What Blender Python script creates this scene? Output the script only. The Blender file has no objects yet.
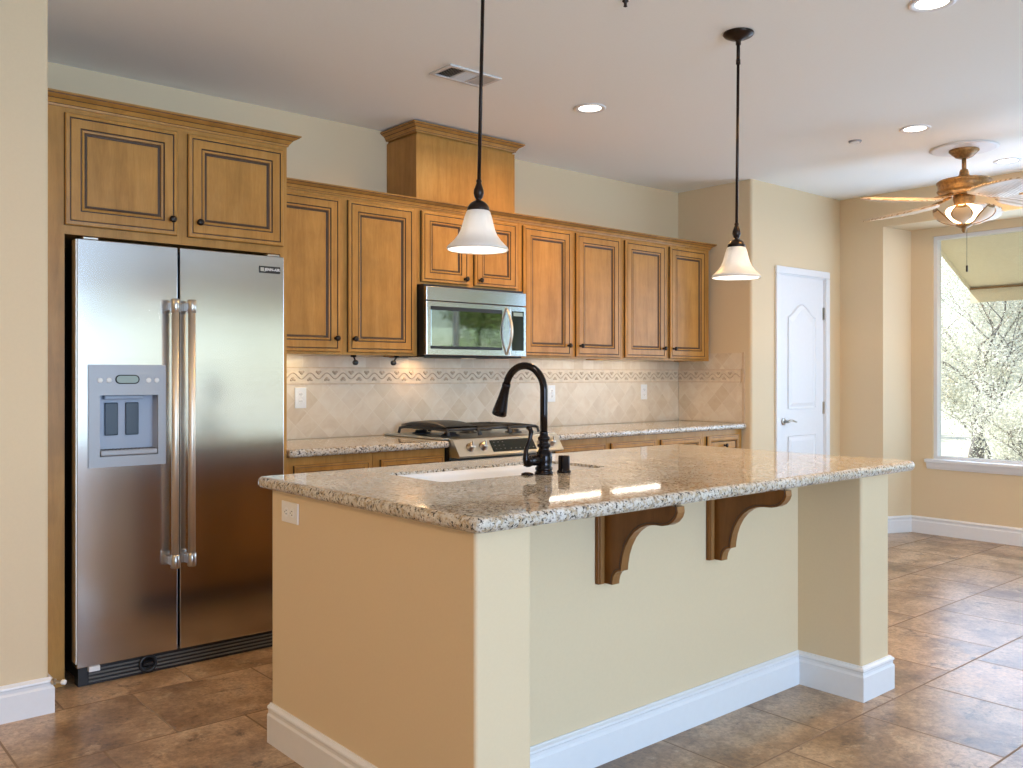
import bpy, bmesh, math, random
from mathutils import Vector, Matrix
random.seed(7)
PI = math.pi
SC = bpy.context.scene
COL = SC.collection

# ------------------------------------------------------------------ camera
FPX = 896.0
YAW = math.atan((1555 - 511.5) / FPX)          # angle of the view direction from +X
cam = bpy.data.cameras.new('camera')
cam.sensor_width = 36.0
cam.lens = FPX / 1023.0 * 36.0
cam.shift_y = -8.0 / 1023.0
cam.clip_start = 0.05
cam.clip_end = 500
cam_o = bpy.data.objects.new('camera', cam)
COL.objects.link(cam_o)
cam_o.location = (0, 0, 1.27)
cam_o.rotation_euler = (PI / 2, 0, YAW - PI / 2)
SC.camera = cam_o

# ------------------------------------------------------------------ world, sun, exposure
w = bpy.data.worlds.new('sky')
SC.world = w
w.use_nodes = True
wn, wl = w.node_tree.nodes, w.node_tree.links
wn.clear()
sky = wn.new('ShaderNodeTexSky')
sky.sky_type = 'NISHITA'
sky.sun_disc = False
sky.sun_elevation = math.radians(48)
sky.sun_rotation = math.radians(20)
sky.air_density = 1.0
sky.dust_density = 1.0
sky.ozone_density = 1.0
bg = wn.new('ShaderNodeBackground')
bg.inputs['Strength'].default_value = 0.40
wo = wn.new('ShaderNodeOutputWorld')
wl.new(sky.outputs[0], bg.inputs[0])
wl.new(bg.outputs[0], wo.inputs[0])

sun = bpy.data.lights.new('sun', 'SUN')
sun.energy = 12.0
sun.angle = math.radians(0.6)
sun.color = (1.0, 0.95, 0.86)
sun_o = bpy.data.objects.new('sun', sun)
COL.objects.link(sun_o)
sun_o.location = (3, 12, 14)
sun_o.rotation_euler = Vector((0.30, -0.62, -0.95)).to_track_quat('-Z', 'Y').to_euler()

SC.view_settings.view_transform = 'Standard'
SC.view_settings.look = 'None'
SC.view_settings.gamma = 1
SC.view_settings.use_curve_mapping = False
SC.view_settings.exposure = 0.0
SC.cycles.max_bounces = 10
SC.cycles.diffuse_bounces = 6
SC.cycles.glossy_bounces = 5
SC.cycles.transparent_max_bounces = 24
SC.cycles.sample_clamp_indirect = 6
SC.cycles.use_denoising = True

DAY = (0.50, 0.745, 1.12)
WARM = (1.0, 0.56, 0.17)

def area(name, loc, rot, sx, sy, watts, col, spread=PI):
    l = bpy.data.lights.new(name, 'AREA')
    l.shape = 'RECTANGLE'
    l.size, l.size_y, l.energy, l.color = sx, sy, watts, col
    l.spread = spread
    o = bpy.data.objects.new(name, l)
    COL.objects.link(o)
    o.location = loc
    o.rotation_euler = rot
    return o

# daylight coming in at the window openings
area('added_rear_daylight', (1.25, -4.40, 1.35), (PI / 2, 0, 0), 2.8, 2.1, 290, DAY)  # added window light, kept out of the refrigerator's reflection
pt = area('daylight_patio_door', (5.0, -4.52, 1.12), (PI / 2, 0, 0), 3.9, 2.0, 1, DAY)
pt.data.cycles.is_portal = True
area('daylight_side_window', (7.252, 1.70, 1.47), (PI / 2, 0, PI / 2), 2.9, 1.7, 60, DAY)
pt2 = area('daylight_side_opening', (7.34, 0.30, 1.47), (PI / 2, 0, PI / 2), 5.8, 1.8, 1, DAY)
pt2.data.cycles.is_portal = True

# ------------------------------------------------------------------ materials
def new_mat(name):
    m = bpy.data.materials.new(name)
    m.use_nodes = True
    nt = m.node_tree
    b = nt.nodes['Principled BSDF']
    return m, nt, b

def lnk(nt, a, b):
    nt.links.new(a, b)

def coords(nt, scale=(1, 1, 1), rot=(0, 0, 0), loc=(0, 0, 0), rnd=False):
    tc = nt.nodes.new('ShaderNodeTexCoord')
    mp = nt.nodes.new('ShaderNodeMapping')
    mp.inputs['Scale'].default_value = scale
    mp.inputs['Rotation'].default_value = rot
    mp.inputs['Location'].default_value = loc
    if rnd:
        oi = nt.nodes.new('ShaderNodeObjectInfo')
        mu = nt.nodes.new('ShaderNodeMath'); mu.operation = 'MULTIPLY'
        mu.inputs[1].default_value = 37.0
        ad = nt.nodes.new('ShaderNodeVectorMath'); ad.operation = 'ADD'
        lnk(nt, oi.outputs['Random'], mu.inputs[0])
        lnk(nt, tc.outputs['Object'], ad.inputs[0])
        lnk(nt, mu.outputs[0], ad.inputs[1])
        lnk(nt, ad.outputs[0], mp.inputs[0])
    else:
        lnk(nt, tc.outputs['Object'], mp.inputs[0])
    return mp.outputs[0]

def noise(nt, vec, scale, detail=4, rough=0.55, dist=0.0):
    n = nt.nodes.new('ShaderNodeTexNoise')
    n.inputs['Scale'].default_value = scale
    n.inputs['Detail'].default_value = detail
    n.inputs['Roughness'].default_value = rough
    n.inputs['Distortion'].default_value = dist
    lnk(nt, vec, n.inputs['Vector'])
    return n.outputs['Fac']

def ramp(nt, fac, stops, interp='LINEAR'):
    r = nt.nodes.new('ShaderNodeValToRGB')
    cr = r.color_ramp
    cr.interpolation = interp
    while len(cr.elements) < len(stops):
        cr.elements.new(0.5)
    for e, (p, c) in zip(cr.elements, stops):
        e.position = p
        e.color = (c[0], c[1], c[2], 1) if not isinstance(c, (int, float)) else (c, c, c, 1)
    lnk(nt, fac, r.inputs[0])
    return r.outputs[0]

def mix(nt, fac, a, b, mode='MIX'):
    m = nt.nodes.new('ShaderNodeMix')
    m.data_type = 'RGBA'
    m.blend_type = mode
    for sock, v in ((m.inputs[0], fac), (m.inputs[6], a), (m.inputs[7], b)):
        if hasattr(v, 'node'):
            lnk(nt, v, sock)
        elif isinstance(v, (int, float)):
            sock.default_value = v
        else:
            sock.default_value = (v[0], v[1], v[2], 1)
    return m.outputs[2]

def bump(nt, b, height, strength=0.2, dist=0.01):
    n = nt.nodes.new('ShaderNodeBump')
    n.inputs['Strength'].default_value = strength
    n.inputs['Distance'].default_value = dist
    lnk(nt, height, n.inputs['Height'])
    lnk(nt, n.outputs[0], b.inputs['Normal'])

def simple(name, col, rough=0.5, metal=0.0, spec=0.5, emit=None, estr=0.0, var=0.0, bmp=0.0, nscale=40):
    m, nt, b = new_mat(name)
    b.inputs['Base Color'].default_value = (*col, 1)
    b.inputs['Roughness'].default_value = rough
    b.inputs['Metallic'].default_value = metal
    b.inputs['Specular IOR Level'].default_value = spec
    v = coords(nt)
    f = noise(nt, v, nscale, 3)
    if var:
        lnk(nt, ramp(nt, f, [(0.3, tuple(c * (1 - var) for c in col)), (0.7, tuple(min(1, c * (1 + var)) for c in col))]), b.inputs['Base Color'])
    if bmp:
        bump(nt, b, f, bmp, 0.002)
    if emit:
        b.inputs['Emission Color'].default_value = (*emit, 1)
        b.inputs['Emission Strength'].default_value = estr
    return m

M = {}
M['paint'] = simple('wall_paint', (0.70, 0.555, 0.355), 0.62, spec=0.35, var=0.012, bmp=0.10, nscale=120)
M['ceiling'] = simple('ceiling_paint', (0.90, 0.92, 0.89), 0.9, spec=0.2, var=0.01, bmp=0.12, nscale=90)
M['white'] = simple('white_trim_paint', (0.76, 0.755, 0.75), 0.38, var=0.01)
M['whiteplastic'] = simple('white_plastic', (0.80, 0.79, 0.76), 0.35)
M['porcelain'] = simple('white_porcelain', (0.86, 0.86, 0.85), 0.12)
M['black'] = simple('black_plastic', (0.012, 0.012, 0.013), 0.35)
M['darkgap'] = simple('dark_recess', (0.015, 0.012, 0.010), 0.7)
M['iron'] = simple('cast_iron', (0.022, 0.024, 0.028), 0.42, var=0.2, bmp=0.3, nscale=200)
M['bronze'] = simple('oil_rubbed_bronze', (0.030, 0.020, 0.015), 0.32, metal=0.75, var=0.2)
M['faucetmetal'] = simple('dark_bronze_faucet', (0.022, 0.018, 0.018), 0.17, metal=0.85)
M['knobmetal'] = simple('dark_knob_metal', (0.028, 0.020, 0.014), 0.32, metal=0.6)
M['nickel'] = simple('satin_nickel', (0.55, 0.52, 0.47), 0.28, metal=1.0)
M['handle'] = simple('brushed_handle', (0.80, 0.72, 0.60), 0.46, metal=1.0)
M['steel_plain'] = simple('plain_steel', (0.54, 0.565, 0.55), 0.28, metal=1.0)
M['greyplastic'] = simple('silver_grey_plastic', (0.36, 0.36, 0.37), 0.42, metal=0.25)
M['recessgrey'] = simple('dispenser_recess_plastic', (0.40, 0.44, 0.52), 0.40)
M['paddle'] = simple('slate_paddle', (0.045, 0.065, 0.09), 0.35)
M['keygrey'] = simple('printed_key', (0.13, 0.13, 0.12), 0.4)
M['lcd'] = simple('display_glass', (0.30, 0.38, 0.36), 0.15)
M['mirrorglass'] = simple('reflective_oven_glass', (0.30, 0.32, 0.29), 0.03, metal=1.0)
M['blackglass'] = simple('black_glass', (0.016, 0.020, 0.016), 0.10, spec=0.35)
M['vent'] = simple('vent_white_metal', (0.66, 0.65, 0.62), 0.5)
M['fanbody'] = simple('fan_antique_bronze', (0.30, 0.165, 0.055), 0.42, metal=0.35, var=0.35, nscale=60)
M['grout'] = simple('pencil_tile', (0.62, 0.46, 0.30), 0.4, var=0.1)
M['canvas'] = simple('awning_canvas', (0.86, 0.77, 0.58), 0.9, var=0.03)
M['awnbar'] = simple('awning_bar', (0.28, 0.16, 0.07), 0.5)
M['bark'] = simple('grey_bark', (0.20, 0.18, 0.17), 0.9, var=0.3, nscale=12)
M['stucco'] = simple('exterior_stucco', (0.6, 0.52, 0.42), 0.9)
M['lens_on'] = simple('lit_lamp_lens', (1, 1, 1), 0.5, emit=(1.0, 0.93, 0.78), estr=6.0)
M['lens_dim'] = simple('warm_lamp_lens', (.8, .7, .6), 0.5, emit=(1.0, 0.75, 0.5), estr=0.5)
M['bulb'] = simple('lit_bulb', (1, 1, 1), 0.5, emit=(1.0, 0.96, 0.88), estr=7.0)
M['tube_on'] = simple('lit_fluorescent_tube', (1, 1, 1), 0.5, emit=(1.0, 0.95, 0.86), estr=10.0)

def wood(name, cols, rough=0.34, grain_axis='z'):
    m, nt, b = new_mat(name)
    sc = {'z': (9, 9, 0.9), 'x': (0.9, 9, 9), 'y': (9, 0.9, 9)}[grain_axis]
    v = coords(nt, scale=sc, rnd=True)
    g = noise(nt, v, 2.2, 6, 0.62, 0.6)
    base = ramp(nt, g, [(0.25, cols[0]), (0.52, cols[1]), (0.8, cols[2])])
    v2 = coords(nt, scale=(1, 1, 1), rnd=True)
    blot = noise(nt, v2, 5.0, 3, 0.6)
    bl = ramp(nt, blot, [(0.3, 0.86), (0.7, 1.10)])
    out = mix(nt, 1.0, base, bl, 'MULTIPLY')
    v3 = coords(nt, scale=tuple(s * 9 for s in sc), rnd=True)
    fine = noise(nt, v3, 3.0, 3, 0.7)
    out = mix(nt, 0.5, out, ramp(nt, fine, [(0.3, 0.85), (0.65, 1.08)]), 'MULTIPLY')
    lnk(nt, out, b.inputs['Base Color'])
    b.inputs['Roughness'].default_value = rough
    b.inputs['Specular IOR Level'].default_value = 0.30
    bump(nt, b, fine, 0.04, 0.001)
    return m

MAPLE = [(0.36, 0.166, 0.034), (0.46, 0.225, 0.052), (0.53, 0.275, 0.075)]
M['wood'] = wood('glazed_maple', MAPLE)
M['woodx'] = wood('glazed_maple_rail', MAPLE, grain_axis='x')
M['glaze'] = simple('dark_glaze_line', (0.060, 0.030, 0.012), 0.5)
M['glaze2'] = simple('soft_glaze_line', (0.17, 0.085, 0.030), 0.45)
M['corbel'] = wood('dark_stained_corbel', [(0.14, 0.050, 0.008), (0.20, 0.075, 0.014), (0.26, 0.103, 0.024)], 0.3)
M['corbeledge'] = wood('corbel_lighter_edge', [(0.22, 0.10, 0.03), (0.30, 0.145, 0.05), (0.36, 0.18, 0.07)], 0.3)

def granite():
    m, nt, b = new_mat('speckled_granite')
    v = coords(nt)
    big = noise(nt, v, 6, 4, 0.6, 0.4)
    base = ramp(nt, big, [(0.3, (0.46, 0.40, 0.31)), (0.5, (0.58, 0.54, 0.46)), (0.72, (0.68, 0.66, 0.61))])
    mid = noise(nt, v, 60, 5, 0.7, 0.3)
    out = mix(nt, ramp(nt, mid, [(0.48, 0.0), (0.58, 0.85)]), base, (0.40, 0.29, 0.16))
    gr = noise(nt, coords(nt, loc=(3.1, 1.7, 0.4)), 80, 4, 0.7)
    out = mix(nt, ramp(nt, gr, [(0.54, 0.0), (0.63, 0.9)]), out, (0.20, 0.17, 0.145))
    vo = nt.nodes.new('ShaderNodeTexVoronoi')
    vo.inputs['Scale'].default_value = 110
    lnk(nt, v, vo.inputs['Vector'])
    pale = ramp(nt, vo.outputs['Color'], [(0.60, 0.0), (0.8, 0.45)])
    out = mix(nt, pale, out, (0.78, 0.74, 0.66))
    dk = noise(nt, coords(nt, loc=(7.7, 2.2, 5.4)), 105, 3, 0.6)
    out = mix(nt, ramp(nt, dk, [(0.57, 0.0), (0.61, 0.95)]), out, (0.035, 0.028, 0.025))
    lnk(nt, out, b.inputs['Base Color'])
    b.inputs['Roughness'].default_value = 0.05
    b.inputs['Specular IOR Level'].default_value = 0.55
    return m
M['granite'] = granite()

def steel():
    m, nt, b = new_mat('brushed_stainless')
    v = coords(nt, scale=(1.5, 1.5, 900), rnd=True)
    f = noise(nt, v, 2.0, 2, 0.5)
    lnk(nt, ramp(nt, f, [(0.3, (0.60, 0.595, 0.59)), (0.7, (0.64, 0.635, 0.63))]), b.inputs['Base Color'])
    b.inputs['Roughness'].default_value = 0.17
    b.inputs['Metallic'].default_value = 1.0
    wv = noise(nt, coords(nt, scale=(1.3, 1.3, 2.6)), 1.6, 1, 0.4)
    bump(nt, b, wv, 0.05, 0.02)
    return m
M['steel'] = steel()

def floor_tile():
    m, nt, b = new_mat('slate_look_floor_tile')
    # rows run along X, every other row shifted by half a tile
    S = 0.5017
    v = coords(nt, loc=(-0.4269, -0.1885, 0))
    br = nt.nodes.new('ShaderNodeTexBrick')
    br.offset = 0.5
    br.offset_frequency = 2
    br.inputs['Scale'].default_value = 1.0
    br.inputs['Mortar Size'].default_value = 0.0042
    br.inputs['Mortar Smooth'].default_value = 0.2
    br.inputs['Brick Width'].default_value = S
    br.inputs['Row Height'].default_value = S
    br.inputs['Color1'].default_value = (0, 0, 0, 1)
    br.inputs['Color2'].default_value = (1, 1, 1, 1)
    br.inputs['Mortar'].default_value = (0.5, 0.5, 0.5, 1)
    lnk(nt, v, br.inputs['Vector'])
    # each tile samples its own patch of stone
    ad = nt.nodes.new('ShaderNodeVectorMath'); ad.operation = 'MULTIPLY_ADD'
    lnk(nt, br.outputs['Color'], ad.inputs[0])
    ad.inputs[1].default_value = (9.0, 5.0, 3.0)
    lnk(nt, coords(nt), ad.inputs[2])
    big = noise(nt, ad.outputs[0], 3.0, 9, 0.66, 0.15)
    col = ramp(nt, big, [(0.33, (0.150, 0.088, 0.044)), (0.43, (0.255, 0.156, 0.080)), (0.52, (0.36, 0.235, 0.130)),
                         (0.60, (0.46, 0.315, 0.190)), (0.72, (0.34, 0.25, 0.165))])
    vein = noise(nt, ad.outputs[0], 9.0, 9, 0.72, 0.2)
    col = mix(nt, ramp(nt, vein, [(0.56, 0.0), (0.64, 0.6)]), col, (0.52, 0.39, 0.25))
    pit = noise(nt, ad.outputs[0], 8.0, 9, 0.78, 0.2)
    col = mix(nt, ramp(nt, pit, [(0.36, 0.75), (0.44, 0.0)]), col, (0.055, 0.032, 0.018))
    fine = noise(nt, ad.outputs[0], 55.0, 8, 0.75, 0.3)
    col = mix(nt, 1.0, col, ramp(nt, fine, [(0.36, 0.62), (0.5, 1.0), (0.64, 1.32)]), 'MULTIPLY')
    tone = ramp(nt, br.outputs['Color'], [(0.0, 0.94), (1.0, 1.06)])
    col = mix(nt, 1.0, col, tone, 'MULTIPLY')
    col = mix(nt, br.outputs['Fac'], col, (0.23, 0.155, 0.095))
    lnk(nt, col, b.inputs['Base Color'])
    rg = ramp(nt, vein, [(0.3, 0.29), (0.75, 0.35)])
    rg = mix(nt, br.outputs['Fac'], rg, (0.8, 0.8, 0.8))
    lnk(nt, rg, b.inputs['Roughness'])
    b.inputs['Specular IOR Level'].default_value = 0.62
    hs = nt.nodes.new('ShaderNodeMath'); hs.operation = 'MULTIPLY_ADD'
    lnk(nt, br.outputs['Fac'], hs.inputs[0]); hs.inputs[1].default_value = -1.0
    h2 = nt.nodes.new('ShaderNodeMath'); h2.operation = 'MULTIPLY'
    lnk(nt, vein, h2.inputs[0]); h2.inputs[1].default_value = 0.5
    lnk(nt, h2.outputs[0], hs.inputs[2])
    bump(nt, b, hs.outputs[0], 0.30, 0.003)
    return m
M['floor'] = floor_tile()

def splash(name, rot, size, axis, offs=0.0, loc=(0, 0, 0)):
    m, nt, b = new_mat(name)
    tc = nt.nodes.new('ShaderNodeTexCoord')
    sp = nt.nodes.new('ShaderNodeSeparateXYZ')
    cb = nt.nodes.new('ShaderNodeCombineXYZ')
    lnk(nt, tc.outputs['Object'], sp.inputs[0])
    lnk(nt, sp.outputs['X' if axis == 'x' else 'Y'], cb.inputs[0])
    lnk(nt, sp.outputs['Z'], cb.inputs[1])
    mp = nt.nodes.new('ShaderNodeMapping')
    mp.inputs['Rotation'].default_value = (0, 0, rot)
    mp.inputs['Location'].default_value = loc
    lnk(nt, cb.outputs[0], mp.inputs[0])
    br = nt.nodes.new('ShaderNodeTexBrick')
    br.offset = offs
    br.inputs['Scale'].default_value = 1
    br.inputs['Mortar Size'].default_value = 0.0016
    br.inputs['Mortar Smooth'].default_value = 0.3
    br.inputs['Brick Width'].default_value = size
    br.inputs['Row Height'].default_value = size
    br.inputs['Color1'].default_value = (0, 0, 0, 1)
    br.inputs['Color2'].default_value = (1, 1, 1, 1)
    br.inputs['Mortar'].default_value = (0.5, 0.5, 0.5, 1)
    lnk(nt, mp.outputs[0], br.inputs['Vector'])
    ad = nt.nodes.new('ShaderNodeVectorMath'); ad.operation = 'MULTIPLY_ADD'
    lnk(nt, br.outputs['Color'], ad.inputs[0]); ad.inputs[1].default_value = (7, 5, 3)
    lnk(nt, tc.outputs['Object'], ad.inputs[2])
    n = noise(nt, ad.outputs[0], 9, 5, 0.6, 0.8)
    col = ramp(nt, n, [(0.25, (0.62, 0.49, 0.34)), (0.5, (0.69, 0.57, 0.42)), (0.75, (0.73, 0.64, 0.50))])
    tone = ramp(nt, br.outputs['Color'], [(0.0, (0.93, 0.88, 0.80)), (0.25, (0.98, 0.97, 0.96)), (1.0, (1.06, 1.06, 1.06))])
    col = mix(nt, 1.0, col, tone, 'MULTIPLY')
    col = mix(nt, br.outputs['Fac'], col, (0.74, 0.64, 0.50))
    lnk(nt, col, b.inputs['Base Color'])
    b.inputs['Roughness'].default_value = 0.42
    hs = nt.nodes.new('ShaderNodeMath'); hs.operation = 'MULTIPLY'
    lnk(nt, br.outputs['Fac'], hs.inputs[0]); hs.inputs[1].default_value = -1.0
    bump(nt, b, hs.outputs[0], 0.35, 0.002)
    return m
M['tile_diag'] = splash('diagonal_travertine', PI / 4, 0.1016, 'x')
M['tile_diag_y'] = splash('diagonal_travertine_side', PI / 4, 0.1016, 'y')
M['tile_row'] = splash('straight_travertine', 0, 0.1016, 'x', 0.0, (0, 0.03, 0))
M['tile_border'] = simple('carved_travertine_border', (0.70, 0.57, 0.41), 0.45, var=0.10, nscale=30)
M['tile_leaf'] = simple('carved_border_leaf', (0.50, 0.37, 0.25), 0.5, var=0.15, nscale=60)

def glass(name, tint=(1, 1, 1), refl=0.06):
    m = bpy.data.materials.new(name)
    m.use_nodes = True
    nt = m.node_tree
    nt.nodes.clear()
    out = nt.nodes.new('ShaderNodeOutputMaterial')
    tr = nt.nodes.new('ShaderNodeBsdfTransparent'); tr.inputs[0].default_value = (*tint, 1)
    gl = nt.nodes.new('ShaderNodeBsdfGlossy'); gl.inputs['Roughness'].default_value = 0.02
    lw = nt.nodes.new('ShaderNodeLayerWeight'); lw.inputs[0].default_value = 0.25
    mr = nt.nodes.new('ShaderNodeMath'); mr.operation = 'MULTIPLY_ADD'
    lnk(nt, lw.outputs['Fresnel'], mr.inputs[0]); mr.inputs[1].default_value = 0.5; mr.inputs[2].default_value = refl * 0.3
    mx = nt.nodes.new('ShaderNodeMixShader')
    lnk(nt, mr.outputs[0], mx.inputs[0]); lnk(nt, tr.outputs[0], mx.inputs[1]); lnk(nt, gl.outputs[0], mx.inputs[2])
    lnk(nt, mx.outputs[0], out.inputs[0])
    return m
M['glass'] = glass('window_glass', (0.96, 0.98, 0.97))

def frosted(name, col, trans=0.45, estr=0.0, rough=0.35, stripes=False):
    m = bpy.data.materials.new(name)
    m.use_nodes = True
    nt = m.node_tree
    b = nt.nodes['Principled BSDF']
    out = nt.nodes['Material Output']
    b.inputs['Base Color'].default_value = (*col, 1)
    b.inputs['Roughness'].default_value = rough
    n = noise(nt, coords(nt), 14, 4, 0.6, 0.8)
    c = ramp(nt, n, [(0.3, tuple(x * 0.93 for x in col)), (0.7, col)])
    lnk(nt, c, b.inputs['Base Color'])
    if estr:
        b.inputs['Emission Color'].default_value = (1.0, 0.93, 0.82, 1)
        b.inputs['Emission Strength'].default_value = estr
    tl = nt.nodes.new('ShaderNodeBsdfTranslucent')
    lnk(nt, c, tl.inputs[0])
    mx = nt.nodes.new('ShaderNodeMixShader'); mx.inputs[0].default_value = trans
    lnk(nt, b.outputs[0], mx.inputs[1]); lnk(nt, tl.outputs[0], mx.inputs[2])
    lnk(nt, mx.outputs[0], out.inputs[0])
    return m
M['shade'] = frosted('frosted_bell_glass', (0.86, 0.83, 0.79), 0.40)
M['petal'] = frosted('cream_lamp_petal', (0.80, 0.66, 0.45), 0.35)
M['bowl'] = frosted('lit_bowl_glass', (0.95, 0.88, 0.72), 0.5, 2.6)

def blade_mat():
    m, nt, b = new_mat('carved_palm_blade')
    w_ = nt.nodes.new('ShaderNodeTexWave')
    w_.wave_type = 'BANDS'; w_.bands_direction = 'DIAGONAL'
    w_.inputs['Scale'].default_value = 16
    w_.inputs['Distortion'].default_value = 2.0
    lnk(nt, coords(nt), w_.inputs['Vector'])
    lnk(nt, ramp(nt, w_.outputs['Fac'], [(0.2, (0.48, 0.31, 0.16)), (0.6, (0.74, 0.58, 0.40))]), b.inputs['Base Color'])
    b.inputs['Roughness'].default_value = 0.5
    bump(nt, b, w_.outputs['Fac'], 0.3, 0.004)
    return m
M['blade'] = blade_mat()

def leaf_mat(name, c0, c1):
    m = bpy.data.materials.new(name)
    m.use_nodes = True
    nt = m.node_tree
    b = nt.nodes['Principled BSDF']
    out = nt.nodes['Material Output']
    n = noise(nt, coords(nt), 3.0, 4)
    c = ramp(nt, n, [(0.3, c0), (0.7, c1)])
    lnk(nt, c, b.inputs['Base Color'])
    b.inputs['Roughness'].default_value = 0.6
    tl = nt.nodes.new('ShaderNodeBsdfTranslucent')
    lnk(nt, c, tl.inputs[0])
    mx = nt.nodes.new('ShaderNodeMixShader'); mx.inputs[0].default_value = 0.35
    lnk(nt, b.outputs[0], mx.inputs[1]); lnk(nt, tl.outputs[0], mx.inputs[2])
    lnk(nt, mx.outputs[0], out.inputs[0])
    return m
M['leaf_pale'] = leaf_mat('overexposed_pale_leaves', (0.48, 0.48, 0.36), (0.85, 0.84, 0.80))  # leaves paled so their colour carries the glare of overexposed daylight
M['leaf_green'] = leaf_mat('green_leaves', (0.16, 0.30, 0.06), (0.34, 0.48, 0.14))
M['lawn'] = simple('lawn', (0.26, 0.34, 0.12), 0.95, var=0.3, nscale=6)
M['dryground'] = simple('dry_pale_ground', (0.36, 0.35, 0.28), 0.9, var=0.15, nscale=5)
M['patio'] = simple('pale_patio', (0.42, 0.41, 0.39), 0.9, var=0.1, nscale=8)

# ------------------------------------------------------------------ mesh builder
class MB:
    def __init__(s, mats):
        s.bm = bmesh.new()
        s.mats = mats if isinstance(mats, (list, tuple)) else [mats]

    def _tag(s, faces, mi, smooth=False):
        for f in faces:
            f.material_index = mi
            f.smooth = smooth

    def box(s, x0, x1, y0, y1, z0, z1, mi=0, r=0.0, seg=2, edges='all', smooth=None):
        t = bmesh.new()
        bmesh.ops.create_cube(t, size=1.0)
        for v in t.verts:
            v.co = Vector(((x0 + x1) / 2 + v.co.x * (x1 - x0), (y0 + y1) / 2 + v.co.y * (y1 - y0), (z0 + z1) / 2 + v.co.z * (z1 - z0)))
        if r > 0:
            if edges == 'all':
                ed = list(t.edges)
            elif edges == 'v':
                ed = [e for e in t.edges if abs(e.verts[0].co.z - e.verts[1].co.z) > 1e-6 and abs(e.verts[0].co.x - e.verts[1].co.x) < 1e-6 and abs(e.verts[0].co.y - e.verts[1].co.y) < 1e-6]
            else:
                ed = [e for e in t.edges if edges(e)]
            bmesh.ops.bevel(t, geom=ed, offset=r, segments=seg, affect='EDGES', profile=0.5)
        if smooth is None:
            smooth = False
        s._merge(t, mi, smooth)
        return s

    def _merge(s, t, mi, smooth=False, keep=False):
        mp = {}
        for v in t.verts:
            mp[v] = s.bm.verts.new(v.co)
        for f in t.faces:
            try:
                nf = s.bm.faces.new([mp[v] for v in f.verts])
            except ValueError:
                continue
            nf.material_index = f.material_index if keep else mi
            nf.smooth = smooth
        t.free()

    def slab(s, x0, x1, y0, y1, z0, z1, corner=0.03, nose=0.017, mi=0):
        """worktop with rounded corners and a bullnose edge"""
        t = bmesh.new()
        bmesh.ops.create_cube(t, size=1.0)
        for v in t.verts:
            v.co = Vector(((x0 + x1) / 2 + v.co.x * (x1 - x0), (y0 + y1) / 2 + v.co.y * (y1 - y0), (z0 + z1) / 2 + v.co.z * (z1 - z0)))
        if corner:
            ed = [e for e in t.edges if abs(e.verts[0].co.z - e.verts[1].co.z) > 1e-6]
            bmesh.ops.bevel(t, geom=ed, offset=corner, segments=5, affect='EDGES', profile=0.5)
        ed = [e for e in t.edges if abs(e.verts[0].co.z - e.verts[1].co.z) < 1e-6]
        bmesh.ops.bevel(t, geom=ed, offset=nose, segments=4, affect='EDGES', profile=0.5)
        s._merge(t, mi, False)
        return s

    def poly(s, pts, mi=0, smooth=False):
        vs = [s.bm.verts.new(p) for p in pts]
        f = s.bm.faces.new(vs)
        f.material_index = mi
        f.smooth = smooth
        return s

    def prism(s, pts, d, mi=0, edge_mi=None, smooth=False):
        """pts: ordered 3-D outline, d: extrusion vector"""
        d = Vector(d)
        a = [s.bm.verts.new(Vector(p)) for p in pts]
        b = [s.bm.verts.new(Vector(p) + d) for p in pts]
        f1 = s.bm.faces.new(a); f1.material_index = mi
        f2 = s.bm.faces.new(list(reversed(b))); f2.material_index = mi
        n = len(pts)
        for i in range(n):
            f = s.bm.faces.new([a[i], b[i], b[(i + 1) % n], a[(i + 1) % n]])
            f.material_index = mi if edge_mi is None else edge_mi
            f.smooth = smooth
        return s

    def lathe(s, prof, center=(0, 0, 0), axis='z', n=32, mi=0, smooth=True, ripple=None):
        c = Vector(center)
        rings = []
        for (r, h) in prof:
            ring = []
            if r < 1e-6:
                p = (0, 0, h)
                ring = [s.bm.verts.new(c + s._ax(Vector(p), axis))]
            else:
                for k in range(n):
                    a = 2 * PI * k / n
                    rr = r if ripple is None else r * (1 + ripple(a, h))
                    ring.append(s.bm.verts.new(c + s._ax(Vector((rr * math.cos(a), rr * math.sin(a), h)), axis)))
            rings.append(ring)
        for i in range(len(rings) - 1):
            A, B = rings[i], rings[i + 1]
            for k in range(n):
                k2 = (k + 1) % n
                if len(A) == 1 and len(B) == 1:
                    break
                if len(A) == 1:
                    f = s.bm.faces.new([A[0], B[k2], B[k]])
                elif len(B) == 1:
                    f = s.bm.faces.new([A[k], A[k2], B[0]])
                else:
                    f = s.bm.faces.new([A[k], A[k2], B[k2], B[k]])
                f.material_index = mi
                f.smooth = smooth
        return s

    def _ax(s, v, axis):
        if axis == 'z':
            return v
        if axis == 'x':
            return Vector((v.z, v.x, v.y))
        if axis == 'y':
            return Vector((v.x, v.z, -v.y))
        if axis == '-y':
            return Vector((v.x, -v.z, v.y))
        q = axis  # a Matrix
        return q @ v

    def cyl(s, center, r, h, axis='z', n=24, mi=0, r2=None, smooth=True, cap=0.0):
        r2 = r if r2 is None else r2
        if cap:
            prof = [(0, 0), (r - cap, 0), (r, cap), (r2, h - cap), (r2 - cap, h), (0, h)]
        else:
            prof = [(0, 0), (r, 0), (r, 0), (r2, h), (r2, h), (0, h)]
        return s.lathe(prof, center, axis, n, mi, smooth)

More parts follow.
